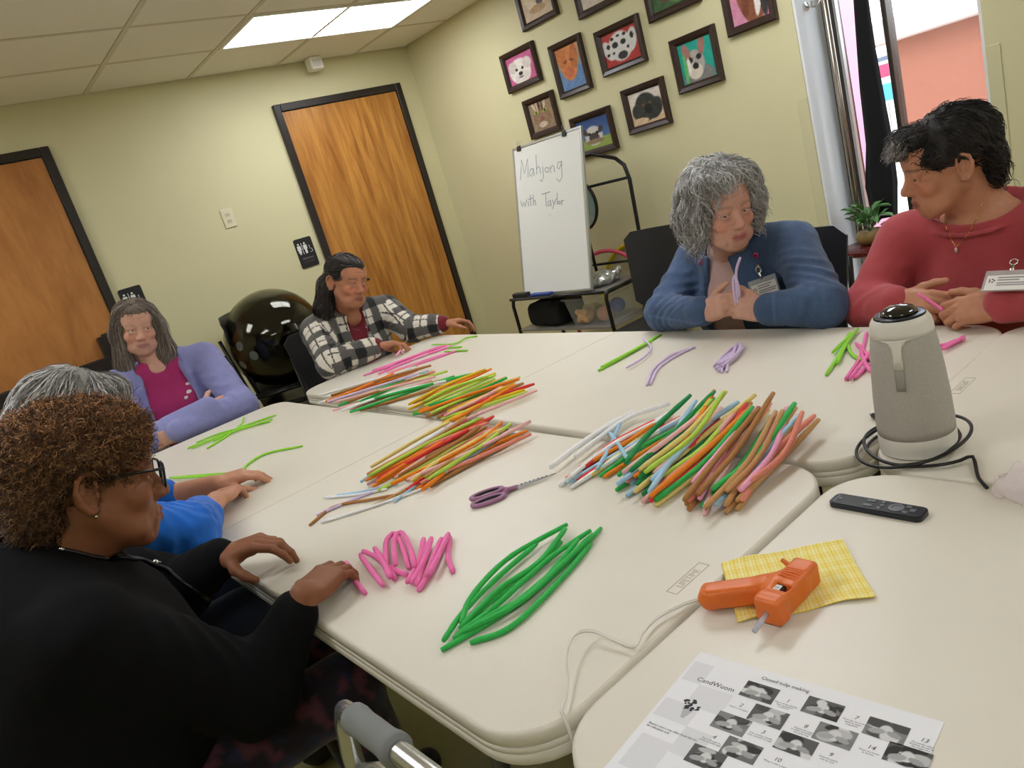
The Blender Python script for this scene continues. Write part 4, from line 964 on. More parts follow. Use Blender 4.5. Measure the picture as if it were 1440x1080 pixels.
# ================================================================ things on the walls
def plaque(px, label):
    c = on(*px, 1, YB); t = thing('restroom_sign', label, 'sign', (c[0], YB, c[2]))
    w, h = .128, .196; M = frame_M((c[0], YB-.0005, c[2]), (1, 0, 0), (0, 0, 1), (0, -1, 0))
    obj('plate', MB().prism(rrect(-w/2, -h/2, w/2, h/2, .012, 5), 0, .005, M), mat('sign_black', (34, 31, 32), .5), t)
    ws = mat('sign_white', (232, 232, 230), .6)
    for s, skirt in ((-1, True), (1, False)):
        cx = -.018+s*.022; b = MB(); b.lathe([(.0062, .005), (.0062, .0065)], 12, M @ Matrix.Translation((cx, .062, 0)))
        body = [(-.012, .052), (.012, .052), (.014, .022), (.008, .022), (.012, .006), (-.012, .006), (-.008, .022), (-.014, .022)] if skirt else [(-.012, .052), (.012, .052), (.013, .024), (.008, .024), (.007, -.006), (-.007, -.006), (-.008, .024), (-.013, .024)]
        b.prism([(cx+x, y) for x, y in body], .005, .0065, M)
        if skirt: b.box((cx-.006, -.006, .005), (cx-.001, .006, .0065), M); b.box((cx+.001, -.006, .005), (cx+.006, .006, .0065), M)
        obj('woman_figure' if skirt else 'man_figure', b, ws, t)
    obj('divider', MB().box((-.0195, -.008, .005), (-.0165, .068, .0065), M), ws, t)
    b = MB(); b.tube([M @ Vector((.038+.010*math.cos(a), .006+.010*math.sin(a), .006)) for a in np.linspace(-2.6, .6, 10)], .0014, 5); b.tube([M @ Vector(q) for q in ((.034, .034, .006), (.035, .018, .006), (.044, .018, .006), (.049, .002, .006))], .0016, 5); b.lathe([(.0035, .005), (.0035, .0065)], 8, M @ Matrix.Translation((.0335, .039, 0)))
    obj('wheelchair_symbol', b, ws, t)
    text_obj('lettering', 'RESTROOM', .015, M @ Matrix.Translation((0, -.042, .0055)), mat('sign_grey', (150, 148, 148), .6), t, align='CENTER')
    b = MB()
    for k in range(9): b.sphere(M @ Vector((-.034+k*.0085, -.062+(k % 2)*.004, .0052)), .0016, 6, 4)
    obj('braille', b, mat('sign_grey', None), t)
plaque((430.5, 355), 'black restroom sign beside the oak door behind the plaid jacket')
plaque((190, 427), 'black restroom sign partly hidden by the head of the woman in lilac')
c = on(321, 307, 1, YB); t = thing('wall_outlet', 'ivory wall plate with sockets between the two doors', 'outlet', (c[0], YB, c[2]))
M = frame_M((c[0], YB-.0005, c[2]), (1, 0, 0), (0, 0, 1), (0, -1, 0)); M_iv = mat('ivory_plastic', (224, 216, 186), .4)
obj('plate', MB().box((-.038, -.058, 0), (.038, .058, .006), M, .003), M_iv, t)
for z in (-.02, .02):
    s_ = obj('socket', MB().prism(rrect(-.015, z-.013, .015, z+.013, .006, 4), .006, .008, M), mat('ivory_dark', (206, 196, 164), .4), t)
    b = MB()
    for x in (-.006, .006): b.box((x-.001, z-.004, .008), (x+.001, z+.005, .0083), M)
    obj('slot', b, mat('slot_dark', (60, 54, 46), .6), s_)
c = on(439, 81, 2, ZC); t = thing('ceiling_sensor', 'small white sensor box under the ceiling edge', 'sensor', (c[0], c[1], ZC-.05))
obj('housing', MB().box((c[0]-.045, c[1]-.04, ZC-.08), (c[0]+.045, c[1]+.04, ZC), None, .006), mat('sensor_white', (240, 236, 226), .5), t); obj('sensor_window', MB().box((c[0]-.03, c[1]-.0415, ZC-.065), (c[0]+.03, c[1]-.0400, ZC-.02)), mat('sensor_grey', (214, 210, 202), .3), t)
# ---------------------------------------------------------------- pet portraits
def em(u, v, cx, cy, rx, ry, rot=0., s=.12):
    c, n = math.cos(rot), math.sin(rot); x = ((u-cx)*c+(v-cy)*n)/rx; y = (-(u-cx)*n+(v-cy)*c)/ry; return np.clip((1-np.sqrt(x*x+y*y))/s+.5, 0, 1)
def mixc(C, m, col): return C*(1-m[:, None])+np.array(col, float)*m[:, None]
def pnt(bg, L, tex=10):
    def fn(u, v):
        C = np.tile(np.array(bg(u, v) if callable(bg) else bg, float), (1 if callable(bg) else len(u), 1)); C = C.reshape(len(u), 3)
        for q in L: C = mixc(C, em(u, v, *q[0]), q[1])
        n = np.sin(u*57+3*np.sin(v*31))*np.sin(v*49+2*np.sin(u*37)); return np.clip(C+tex*n[:, None], 0, 255)
    return fn
K_ = (24, 22, 24); W_ = (232, 226, 216)
def grad(a, b): return lambda u, v: np.outer(1-v, b)+np.outer(v, a)
P_west = pnt((196, 92, 140), [((.45, .42, .40, .45), W_), ((.2, .62, .16, .2), (206, 198, 188)), ((.75, .62, .16, .2), (214, 206, 196)), ((.5, .2, .3, .2), (222, 216, 206)), ((.33, .5, .05, .05), K_), ((.56, .5, .05, .05), K_), ((.45, .33, .08, .07), K_), ((.45, .21, .1, .03), (120, 90, 84))], 14)
P_oran = pnt(grad((190, 150, 96), (92, 128, 172)), [((.5, .25, .7, .3), (98, 134, 178)), ((.45, .62, .36, .42), (206, 128, 62)), ((.2, .8, .2, .28, .4), (190, 112, 52)), ((.72, .72, .16, .3, -.3), (184, 106, 50)), ((.42, .40, .2, .14), (196, 104, 66)), ((.35, .66, .1, .03, .3), (120, 66, 30)), ((.60, .66, .1, .03, -.3), (120, 66, 30))], 16)
P_dalm = pnt((172, 48, 44), [((.5, .52, .34, .44), (214, 212, 208)), ((.14, .5, .14, .32, .3), (216, 214, 210)), ((.84, .58, .14, .34, -.2), (206, 204, 200)), ((.36, .6, .09, .09), K_), ((.6, .62, .08, .08), K_), ((.52, .24, .14, .12), (36, 34, 36)), ((.16, .62, .05, .08), K_), ((.86, .7, .05, .1), K_), ((.48, .84, .05, .04), K_), ((.28, .38, .04, .04), K_), ((.7, .42, .04, .05), K_), ((.12, .38, .05, .05), K_), ((.3, .8, .05, .05), K_), ((.66, .82, .05, .05), K_)], 8)
P_schn = pnt((28, 158, 140), [((.5, .12, .46, .26), (120, 120, 118)), ((.45, .45, .28, .32), (170, 162, 156)), ((.24, .76, .1, .22, .3), (164, 112, 104)), ((.70, .82, .1, .22, -.2), (164, 112, 104)), ((.42, .26, .22, .2), (212, 200, 184)), ((.32, .55, .08, .07), K_), ((.58, .58, .08, .07), K_), ((.45, .38, .09, .08), K_), ((.26, .42, .05, .2), (226, 222, 214)), ((.14, .35, .05, .4), (96, 190, 110))], 12)
P_catt = pnt((150, 128, 104), [((.5, .45, .38, .45), (140, 112, 84)), ((.28, .66, .1, .06, -.3), (150, 180, 62)), ((.66, .66, .1, .06, .3), (150, 180, 62)), ((.28, .66, .03, .06), K_), ((.66, .66, .03, .06), K_), ((.47, .38, .08, .06), (150, 84, 78)), ((.47, .2, .2, .1), (196, 180, 160)), ((.2, .9, .04, .22, .4), (214, 196, 170)), ((.45, .88, .03, .2), (56, 44, 36)), ((.35, .86, .03, .2), (210, 190, 160)), ((.58, .86, .03, .2), (56, 44, 36)), ((.7, .9, .04, .2, -.3), (206, 188, 160))], 22)
P_pugg = pnt(lambda u, v: np.where((v < .34)[:, None], np.array((150, 172, 84)), np.outer(1-v, (104, 136, 186))+np.outer(v, (44, 72, 124))), [((.48, .42, .28, .32), (206, 200, 192)), ((.48, .36, .16, .16), (74, 66, 64)), ((.36, .5, .05, .05), K_), ((.6, .5, .05, .05), K_), ((.24, .58, .07, .12, .4), (70, 62, 60)), ((.72, .58, .07, .12, -.4), (70, 62, 60)), ((.48, .24, .3, .08), (150, 130, 100))], 8)
P_blak = pnt(grad((226, 220, 214), (208, 176, 140)), [((.5, .5, .34, .42), (46, 48, 42)), ((.30, .36, .24, .3, .5), (52, 54, 48)), ((.75, .4, .22, .32, -.4), (48, 50, 44)), ((.56, .42, .12, .14), (22, 22, 22)), ((.42, .58, .04, .04), (110, 80, 40)), ((.64, .6, .04, .04), (110, 80, 40)), ((.2, .12, .3, .1), (214, 186, 152))], 16)
P_pup = pnt((206, 186, 158), [((.5, .6, .4, .4), (226, 210, 184)), ((.62, .42, .12, .1), (96, 92, 96)), ((.35, .7, .06, .06), K_), ((.5, .25, .3, .1), (186, 154, 116))], 14)
P_pup2 = pnt((214, 200, 186), [((.5, .5, .36, .4), (236, 226, 212)), ((.45, .3, .1, .08), (70, 60, 60)), ((.7, .3, .2, .2), (190, 166, 146))], 14)
P_grn = pnt((58, 92, 52), [((.5, .55, .32, .4), (60, 48, 42)), ((.5, .25, .3, .12), (96, 70, 56)), ((.45, .35, .1, .1), K_), ((.7, .15, .25, .1), (90, 130, 70))], 18)
P_brn = pnt((206, 136, 164), [((.55, .5, .34, .6, .2), (132, 76, 48)), ((.78, .55, .1, .5, -.2), (226, 220, 214)), ((.9, .4, .1, .4), (50, 46, 48)), ((.4, .3, .1, .2), (112, 60, 38))], 12)
M_pf = mat('picture_frame_wood', (54, 38, 32), .32, noise=(30, .15))
def picture(label, corners, fn, hgt=None):
    Q = [on(*q, 0, XP-.022) for q in corners]
    if len(Q) == 2: y0, y1 = Q[0][1], Q[1][1]; z0 = (Q[0][2]+Q[1][2])/2; z1 = z0+hgt
    else: y0 = (Q[0][1]+Q[3][1])/2; y1 = (Q[1][1]+Q[2][1])/2; z1 = (Q[0][2]+Q[1][2])/2; z0 = (Q[2][2]+Q[3][2])/2
    t = thing('picture_frame', label, 'picture', (XP, (y0+y1)/2, z0), 0, 'framed pet portraits on the wall'); W, Hh = y0-y1, z1-z0
    M = frame_M((XP-.0005, y0, z0), (0, -1, 0), (0, 0, 1), (-1, 0, 0)); fw = .036
    sec = [(0, 0), (0, .024), (.006, .029), (.024, .024), (fw, .013), (fw, 0)]; V = []; F = []
    for cx, cy, sx, sy in ((0, 0, 1, 1), (W, 0, -1, 1), (W, Hh, -1, -1), (0, Hh, 1, -1)): V += [M @ Vector((cx+sx*a, cy+sy*a, d)) for a, d in sec]
    for i in range(4):
        for k in range(6): F.append((i*6+k, ((i+1) % 4)*6+k, ((i+1) % 4)*6+(k+1) % 6, i*6+(k+1) % 6))
    obj('moulding', MB().add(V, F), M_pf, t)
    grid_paint('painting', W-2*fw+.004, Hh-2*fw+.004, 44, 44, fn, M @ Matrix.Translation((fw-.002, fw-.002, .010)), M_att, t)
PT = 'framed portrait of '
picture(PT+'a fluffy white dog on a pink ground', [(701.3, 79.3), (747, 57.7), (761, 112.9), (715.6, 132.7)], P_west)
picture(PT+'an orange brown puppy asleep on blue', [(769.5, 66.5), (813.3, 46), (831.7, 124.8), (788, 140)], P_oran)
picture(PT+'a spotted black and white dog on red', [(833.7, 46.1), (895, 19), (909, 86.6), (848.3, 108.5)], P_dalm)
picture(PT+'a grey bearded terrier on turquoise', [(939.6, 58.3), (1002.3, 33.5), (1016.9, 113.8), (955, 132.7)], P_schn)
picture(PT+'a tabby cat with green eyes', [(733.4, 143), (774, 126.9), (789, 182), (747.7, 198)], P_catt)
picture(PT+'a small pale dog lying on grass under blue', [(800.5, 167.7), (855, 148), (868, 207.7), (813, 226)], P_pugg)
picture(PT+'a shaggy black dog on a white ground', [(871, 128.3), (930, 107.3), (944, 174), (886, 189.6)], P_blak)
picture(PT+'a cream puppy, above the fluffy white dog', [(735.4, 45.2), (784.4, 20.4)], P_pup, .27)
picture(PT+'a pale dog, above the spotted dog', [(814, 27.7), (874, 0)], P_pup2, .27)
picture(PT+'a dark dog on green', [(912.5, 32.7), (984.2, 2.9)], P_grn, .27)
picture(PT+'a brown horse on pink', [(1023.6, 52), (1092.7, 28.6)], P_brn, .28)
# ================================================================ cart with whiteboard
ct = thing('wire_cart', 'black tube cart standing below the pet portraits', 'cart', (2.68, 2.68, 0))
sy0, sy1, sx0, sx1, sz = 2.24, 3.06, 2.50, 2.84, .655
obj('shelf', MB().prism(rrect(sx0, sy0, sx1, sy1, .03, 4), sz-.012, sz), mat('shelf_grey', (150, 146, 138), .4, metal=.3), ct)
obj('lower_shelf', MB().prism(rrect(sx0, sy0, sx1, sy1, .03, 4), .438, .450), mat('shelf_grey', None), ct)
for y in (sy0, sy1): obj('leg', MB().tube([(sx0+.01, y, .0), (sx0+.01, y, sz-.05), (sx0+.02, y, sz-.02), (sx0+.05, y, sz-.014), (sx1, y, sz-.014)], .011, 8), M_blkm, ct, smooth=True)
obj('shelf_rail', MB().tube([(sx0, sy0, sz-.006), (sx0, sy1, sz-.006)], .009, 8), M_blkm, ct, smooth=True)
ux = 2.84
obj('upright_frame', MB().tube([(ux, sy1-.02, 0), (ux, sy1-.02, 1.24), (ux, 2.94, 1.33), (ux, 2.80, 1.37), (ux, 2.40, 1.362), (ux, 2.24, 1.305), (ux, 2.19, 1.26), (ux, 2.175, 1.18), (ux, 2.21, .68), (ux, 2.235, 0)], .011, 8), M_blkm, ct, smooth=True)
for z in (1.19, .735): obj('cross_bar', MB().tube([(ux, sy1-.02, z), (ux, 2.182 if z > 1 else 2.21, z)], .008, 8), M_blkm, ct, smooth=True)
# whiteboard leaning back on the frame
A_, B_ = V3(2.515, 2.925, sz+.015), V3(2.735, 2.925, 1.515); wbw = .585
wu = V3(0, -1, 0); wv = unit(B_-A_); wn = np.cross(wu, wv); wn = wn if wn[0] < 0 else -wn; wh = np.linalg.norm(B_-A_)
Mw = frame_M(A_, wu, wv, wn)
wb = thing('whiteboard', 'white board with handwriting leaning on the black cart', 'whiteboard', tuple(A_+wu*wbw/2))
obj('panel', MB().box((0, 0, -.012), (wbw, wh, 0), Mw), mat('whiteboard_face', (232, 232, 226), .22), wb)
fb = MB()
for lo, hi in (((-.008, -.008), (wbw+.008, .006)), ((-.008, wh-.006), (wbw+.008, wh+.008)), ((-.008, .006), (.006, wh-.006)), ((wbw-.006, .006), (wbw+.008, wh-.006))): fb.box((*lo, -.016), (*hi, .004), Mw, .002)
obj('border', fb, M_alu, wb)
def brd(x, y):   # photo crop pixel -> point on the board
    X, Y = 680+x/3.484, 170+y/3.484; d = ray(X, Y); t = ((A_-CAM)@wn)/(d@wn); return CAM+t*d+wn*.0008
cir = lambda x, y, r, n=9: [(x+r*math.cos(a), y+r*1.2*math.sin(a)) for a in np.linspace(-1.5, 4.9, n)]
ST = [[(181, 290), (184, 240), (186, 192), (202, 258), (216, 186), (218, 235), (219, 278)], [(242, 234), (230, 238), (225, 260), (234, 272), (242, 255), (244, 232), (249, 270)], [(257, 166), (259, 215), (261, 262)], [(261, 235), (270, 222), (277, 232), (280, 258)], [(290, 222), (294, 275), (286, 297), (276, 290)], [(289, 205), (290, 208)], cir(311, 240, 10), [(326, 222), (329, 255)], [(329, 235), (338, 217), (346, 225), (349, 250)], [(380, 200), (366, 202), (361, 228), (370, 236), (380, 215), (382, 195), (385, 275), (373, 298), (360, 285)],
      [(183, 392), (190, 420), (197, 400), (204, 420), (212, 385)], [(219, 392), (221, 418)], [(218, 377), (219, 380)], [(229, 362), (232, 416)], [(221, 386), (241, 378)], [(244, 360), (245, 415)], [(245, 396), (252, 387), (257, 412)],
      [(284, 361), (327, 347)], [(304, 355), (308, 420)], [(327, 390), (316, 398), (317, 418), (326, 414), (329, 390), (333, 418)], [(338, 386), (346, 408)], [(357, 380), (346, 408), (339, 432)], [(360, 352), (362, 410)], cir(372, 400, 5.5), [(382, 388), (384, 413)], [(384, 397), (388, 390), (394, 389)], [(324, 458), (326, 461)]]
mi = mat('marker_ink', (112, 128, 140), .6)
for s_ in ST: obj('handwritten_stroke', MB().tube([brd(*q) for q in s_], .0021, 5, flat=(tuple(wn), .3)), mi, wb)
for x in (175, 396):    # binder clips on the top edge
    p = brd(x, 135 if x < 300 else 62); t = thing('binder_clip', 'black binder clip on the whiteboard above the %s' % ('first letter of its writing' if x < 300 else 'end of its writing'), 'clip', tuple(p), 0)
    k = wh-(p-A_)@wv; Mc = frame_M(p+wv*(k+.004), wu, wv, wn)
    obj('jaw', MB().box((-.016, -.024, -.016), (.016, .006, .008), Mc, .003), M_blk, t)
    for s in (-1, 1): obj('wire_handle', MB().tube([Mc @ Vector(q) for q in ((-.008, .004, s*.006-.004), (-.010, .024, s*.012-.004), (-.006, .036, s*.014-.004), (.006, .036, s*.014-.004), (.010, .024, s*.012-.004), (.008, .004, s*.006-.004))], .0012, 6), M_alu, t, smooth=True)
def eraser(lab, x0, x1, col, h):
    p0, p1 = brd(x0, 835), brd(x1, 835); y0, y1 = p0[1], p1[1]; t = thing('board_eraser', lab, 'eraser', (2.48, (y0+y1)/2, sz))
    obj('felt', MB().box((2.462, y1, sz+.0005), (2.500, y0, sz+.012)), mat('felt_grey', (90, 90, 92), .95), t); obj('grip', MB().box((2.460, y1-.001, sz+.012), (2.502, y0+.001, sz+h), None, .005), mat('eraser_%d' % col[2], col, .5), t)
eraser('black felt eraser on the ledge of the cart', 172, 240, (34, 32, 32), .040)
eraser('blue felt eraser on the ledge of the cart', 258, 352, (34, 66, 140), .028)
# spinning prize wheel behind the board
pc = on(812, 290, 0, 2.80); t = thing('prize_wheel', 'round prize wheel with coloured segments behind the whiteboard', 'wheel', tuple(pc))
Mz = frame_M(pc, (0, -1, 0), (0, 0, 1), (-1, 0, 0)); R_ = .150
obj('backing_disc', MB().lathe([(R_+.004, -.012), (R_+.004, 0)], 40, Mz), M_blkm, t, ang=40)
for k in range(10):
    a0, a1 = k*.6283, (k+1)*.6283; b = MB(); b.prism([(0, 0)]+[((R_-.008)*math.cos(a), (R_-.008)*math.sin(a)) for a in np.linspace(a0, a1, 6)], 0, .002, Mz); obj('segment', b, mat('wheel_%d' % (k % 3), [(160, 190, 186), (206, 138, 118), (186, 200, 190)][k % 3], .5), t)
obj('rim', MB().tube([Mz @ Vector((R_*math.cos(a), R_*math.sin(a), .002)) for a in np.linspace(0, 6.2832, 40, endpoint=False)], .006, 8, closed=True), M_blkm, t, smooth=True)
obj('stand', MB().tube([pc+V3(.02, 0, 0), V3(2.82, pc[1], sz)], .01, 8), M_blkm, t, smooth=True)
# hoops leaning at the wall behind the cart
for nm, col, px, R_ in (('pink', (226, 92, 120), (862, 352), .36), ('yellow', (222, 200, 40), (878, 345), .33)):
    p = on(*px, 0, 2.955); yy = p[1]+(.10 if nm == 'pink' else -.02); zz = p[2]-R_
    xx = 2.93 if nm == 'pink' else 2.985
    o = obj('hula_hoop', MB().tube([(xx+.05*math.sin(a), yy+R_*math.cos(a), max(zz, R_+.02)+R_*math.sin(a)) for a in np.linspace(0, 6.2832, 56, endpoint=False)], .0125, 8, closed=True), mat('hoop_'+nm, col, .35), smooth=True)
    tag(o, nm+' hula hoop leaning on the wall behind the cart', 'hoop')
# storage bins, silver bag and a black bag on the cart
def bin_(label, x0, x1, y0, y1, z0, h, lidcol=None):
    t = thing('storage_bin', label, 'bin', ((x0+x1)/2, (y0+y1)/2, z0)); V = []; F = []
    rows = [(.02, 0), (0, h), (-.012, h), (-.012, h+.008)]
    for i, (ins, dz) in enumerate(rows): V += [(x, y, z0+dz) for x, y in rrect(x0+ins, y0+ins, x1-ins, y1-ins, .03, 3)]
    n = 16
    for i in range(3):
        for q in range(n): F.append((i*n+q, i*n+(q+1) % n, (i+1)*n+(q+1) % n, (i+1)*n+q))
    F.append(tuple(range(n))[::-1]); obj('tub', MB().add(V, F), mat('clear_plastic', (214, 216, 214), .25, alpha=.24), t, ang=40)
    if lidcol: obj('lid', MB().prism(rrect(x0-.01, y0-.01, x1+.01, y1+.01, .03, 3), z0+h+.008, z0+h+.02), mat('bin_lid', lidcol, .4), t)
    return t
bin_('clear plastic bin of toys on the lower shelf of the cart', 2.525, 2.80, 2.26, 2.62, .451, .16)
TY_ = [('soft_toy', 'tan stuffed toy in the clear bin', (200, 160, 110), (2.58, 2.50, .50), (.05, .06, .045)), ('soft_toy', 'pale yellow stuffed toy in the clear bin', (214, 196, 130), (2.68, 2.53, .50), (.05, .05, .045)), ('toy_ball', 'peach ball in the clear bin', (222, 160, 130), (2.60, 2.37, .50), (.045, .045, .045)), ('toy_tube', 'blue rolled mat in the clear bin', (44, 72, 150), (2.70, 2.36, .515), (.05, .045, .045))]
for nm, lb, col, c, r in TY_:
    g = Field(V3(*c)-.11, V3(*c)+.11, .006)
    g.ell(c, r, None, .01)
    if nm == 'soft_toy':
        for q in (-1, 1): g.ell(V3(*c)+V3(-.03, q*.035, .03), (.018, .018, .018), None, .01); g.ell(V3(*c)+V3(-.035, q*.03, -.02), (.02, .016, .016), None, .01)
    V, F = g.mesh(); V[:, 2] = np.maximum(V[:, 2], .452); o = link(nm, np_mesh(nm, V, F), mat('toy_%d_%d' % col[:2], col, .85)); tag(o, lb, 'toy')
g = Field((2.46, 2.24, .63), (2.84, 2.62, .80), .005); g.ell((2.66, 2.42, .685), (.12, .13, .045), None, .02); g.cap((2.60, 2.32, .70), (2.72, 2.30, .715), .03, .02, .02); g.warp(lambda P: .010*nz3(P, 70, 2)+.005*nz3(P, 160, 5)); V, F = g.mesh(); V[:, 2] = np.maximum(V[:, 2], sz+.0008)
me = np_mesh('foil_bag', V, F)
for p_ in me.polygons: p_.use_smooth = False
tag(link('foil_bag', me, mat('foil', (200, 202, 204), .22, metal=.8)), 'crumpled silver plastic bag on the cart shelf', 'bag')
g = Field((2.46, 2.62, .43), (2.82, 3.04, .66), .006); g.rbox((2.64, 2.82, .53), (.12, .15, .075), None, .04, .02); g.cap((2.55, 2.74, .60), (2.55, 2.90, .60), .012, .012, .01); g.warp(lambda P: .006*nz3(P, 40, 3)); V, F = g.mesh(); V[:, 2] = np.maximum(V[:, 2], .452)
tag(link('tote_bag', np_mesh('tote_bag', V, F), mat('black_canvas', (22, 22, 24), .9)), 'black cloth bag on the lower shelf of the cart', 'bag')
bin_('low clear bin with a blue lid on the floor under the cart', 2.50, 2.80, 2.30, 2.95, .001, .26, (50, 66, 120))
# ================================================================ chairs
M_seat = mat('chair_plastic', (36, 36, 38), .38, bump=(300, .1))
def make_chair():
    t = thing('stacking_chair', 'x', 'chair'); n, m = 10, 8; V = []; F = []
    def panel(fn, th, ax):
        V = []; F = []
        for sgn in (0, 1):
            for j in range(m+1):
                for i in range(n+1):
                    p = fn(i/n*2-1, j/m); V.append((p[0], p[1]+(th*sgn if ax == 1 else 0), p[2]+(-th*sgn if ax == 2 else 0)))
        N = (n+1)*(m+1)
        for j in range(m):
            for i in range(n):
                a = j*(n+1)+i; q = (a, a+1, a+n+2, a+n+1); F.append(q); F.append(tuple(x+N for x in q[::-1]))
        bd = [i for i in range(n+1)]+[j*(n+1)+n for j in range(1, m+1)]+[m*(n+1)+i for i in range(n-1, -1, -1)]+[j*(n+1) for j in range(m-1, 0, -1)]
        for k in range(len(bd)): a, b = bd[k], bd[(k+1) % len(bd)]; F.append((b, a, a+N, b+N))
        return MB().add(V, F)
    def rc(u, v):   # rounded corners
        e = max(abs(u)-.8, 0)/.2; return e*e
    back = panel(lambda u, v: (u*(.20+.03*v), -.20-.05*v+.035*(1-u*u)*-1+.035, .52+v*.40-.035*rc(u, v)*(1 if v > .5 else -1)*abs(v-.5)*2), .010, 1)
    obj('backrest', back, M_seat, t, local=True, ang=50)
    seat = panel(lambda u, v: (u*(.225-.02*rc(u, v)), -.20+v*.43, .455-.012*(1-u*u)-.02*max(v-.85, 0)/.15), .012, 2)
    obj('seat', seat, M_seat, t, local=True, ang=50)
    for s in (-1, 1):
        obj('leg', MB().tube([(s*.20, .19, .436), (s*.235, .22, .004)], .011, 8), M_blkm, t, local=True, smooth=True)
        obj('leg', MB().tube([(s*.195, -.265, .80), (s*.20, -.215, .50), (s*.205, -.19, .43), (s*.235, -.25, .004)], .011, 8), M_blkm, t, local=True, smooth=True)
        obj('side_rail', MB().tube([(s*.20, .19, .436), (s*.205, -.19, .432)], .010, 8), M_blkm, t, local=True, smooth=True)
    return t
ch0 = make_chair(); used_ = [False]
def chair(label, x, y, face, z=0., group=None):
    """chair whose seat faces the direction `face` (radians from +X)"""
    t = ch0 if not used_[0] else copy_tree(ch0); used_[0] = True
    t.matrix_basis = Matrix.Translation((x, y, z)) @ Matrix.Rotation(face-math.pi/2, 4, 'Z'); tag(t, label, 'chair', group or 'black stacking chairs'); return t
PI = math.pi
chair('empty black chair between the cart and the woman in denim', 2.46, 1.93, PI)
chair('black chair under the woman in the denim jacket', 1.84, .84, PI)
chair('black chair under the woman in the red sweater', 1.87, .10, PI)
chair('black chair under the woman in the plaid jacket', 1.27, 2.90, -PI/2)
chair('black chair under the woman in the lilac cardigan', .42, 3.06, -PI/2)
chair('black chair under the woman in the blue shirt', -.42, 1.38, 0)
chair('black chair under the woman in the black sweater', -.47, .84, 0)
bc = dep(388, 475, 4.3); br = 68/FPX*4.3
for k, w_ in enumerate(('bottom', 'middle', 'top')): chair('%s black chair of the stack that carries the glossy ball' % w_, bc[0]+.03, bc[1]+.03, -.62, .085*k)
# black ball with grey dots inside a clear skin
t = thing('exercise_ball', 'big glossy black ball with grey dots resting on stacked chairs', 'ball', (bc[0], bc[1], bc[2]-br))
obj('ball_surface', MB().sphere(bc, br*.955, 48, 32), mat('black_vinyl', (10, 10, 11), .08, coat=.6), t, smooth=True)
obj('clear_skin', MB().sphere(bc+V3(-.004, .002, .004), br, 48, 32), mat('clear_skin', (236, 234, 216), .04, trans=1., ior=1.06), t, smooth=True)
for px in ((337, 487), (357, 500), (342, 513), (470, 500)):
    d = unit(ray(*px)); oc = CAM-bc; R_ = br*.957; b_ = oc@d; q = b_*b_-(oc@oc-R_*R_)
    if q > 0:
        p = CAM+d*(-b_-math.sqrt(q)); n = unit(p-bc); e = unit(np.cross(n, UPZ)); g = np.cross(n, e); b = MB(); ring_ = [p*0+bc+unit(n*R_+(e*math.cos(a)+g*math.sin(a))*.026)*(R_+.001) for a in np.linspace(0, 6.2832, 20, endpoint=False)]
        b.add([bc+n*(R_+.0012)]+ring_, [(0, 1+i, 1+(i+1) % 20) for i in range(20)]); obj('grey_dot', b, mat('ball_dot', (112, 116, 122), .4), t, smooth=True)
# ================================================================ by the window: pole stand, plant, hanging jacket
pa, pb = on(1153, 0, 0, 3.17), on(1234, 440, 0, 3.17); px_, py_ = 3.17, (pa[1]+pb[1])/2
t = thing('pole_stand', 'tall metal pole with a dark red round shelf in the window bay', 'stand', (px_, py_, 0))
obj('pole', MB().tube([(px_, py_, 0), (px_, py_, 2.2)], .014, 12), mat('satin_steel', (150, 140, 128), .25, metal=.9), t, smooth=True)
obj('base', MB().lathe([(.13, 0), (.13, .012), (.03, .03), (.016, .05)], 24, Matrix.Translation((px_, py_, 0))), M_blkm, t, ang=40)
shz = on(1240, 342, 0, 3.10)[2]; shc = (3.12, py_-.10)
obj('shelf', MB().lathe([(.150, 0), (.158, .006), (.158, .024), (.150, .030)], 40, Matrix.Translation((shc[0], shc[1], shz-.03))), mat('red_lacquer', (84, 24, 24), .25, noise=(20, .15)), t, ang=40)
pl = thing('potted_plant', 'leafy plant in a ribbed brown pot on the red shelf', 'plant', (shc[0], shc[1]+.03, shz)); b = MB(); V = []; F = []; n = 32; pr = [(.035, 0), (.055, .012), (.062, .035), (.055, .058), (.046, .066), (.040, .06)]
for r, z in pr: V += [(shc[0]+r*(1+.07*abs(math.sin(6*a)))*math.cos(a), shc[1]+.03+r*(1+.07*abs(math.sin(6*a)))*math.sin(a), shz+z) for a in np.linspace(0, 6.2832, n, endpoint=False)]
for i in range(len(pr)-1):
    for q in range(n): F.append((i*n+q, i*n+(q+1) % n, (i+1)*n+(q+1) % n, (i+1)*n+q))
F.append(tuple(range(n))[::-1]); F.append(tuple((len(pr)-1)*n+q for q in range(n))); obj('pot', b.add(V, F), mat('pot_brown', (132, 106, 58), .5, noise=(40, .2)), pl, ang=60)
rg_ = np.random.default_rng(4); lm = mat('leaf_green', (96, 138, 82), .45, noise=(30, .2))
leaf = MB(); lp = [(0, 0), (.012, .012), (.016, .028), (.010, .046), (0, .058)]; V = [(0, y, .004*math.sin(y*50)) for x, y in lp]+[(x, y, .008+.004*math.sin(y*50)) for x, y in lp[1:4]]+[(-x, y, .008+.004*math.sin(y*50)) for x, y in lp[1:4]]
leaf.add(V, [(0, 5, 1), (1, 5, 6, 2), (2, 6, 7, 3), (3, 7, 4), (0, 1, 8), (1, 2, 9, 8), (2, 3, 10, 9), (3, 4, 10)]); lme = leaf.mesh('leaf', True); lme.materials.append(lm)
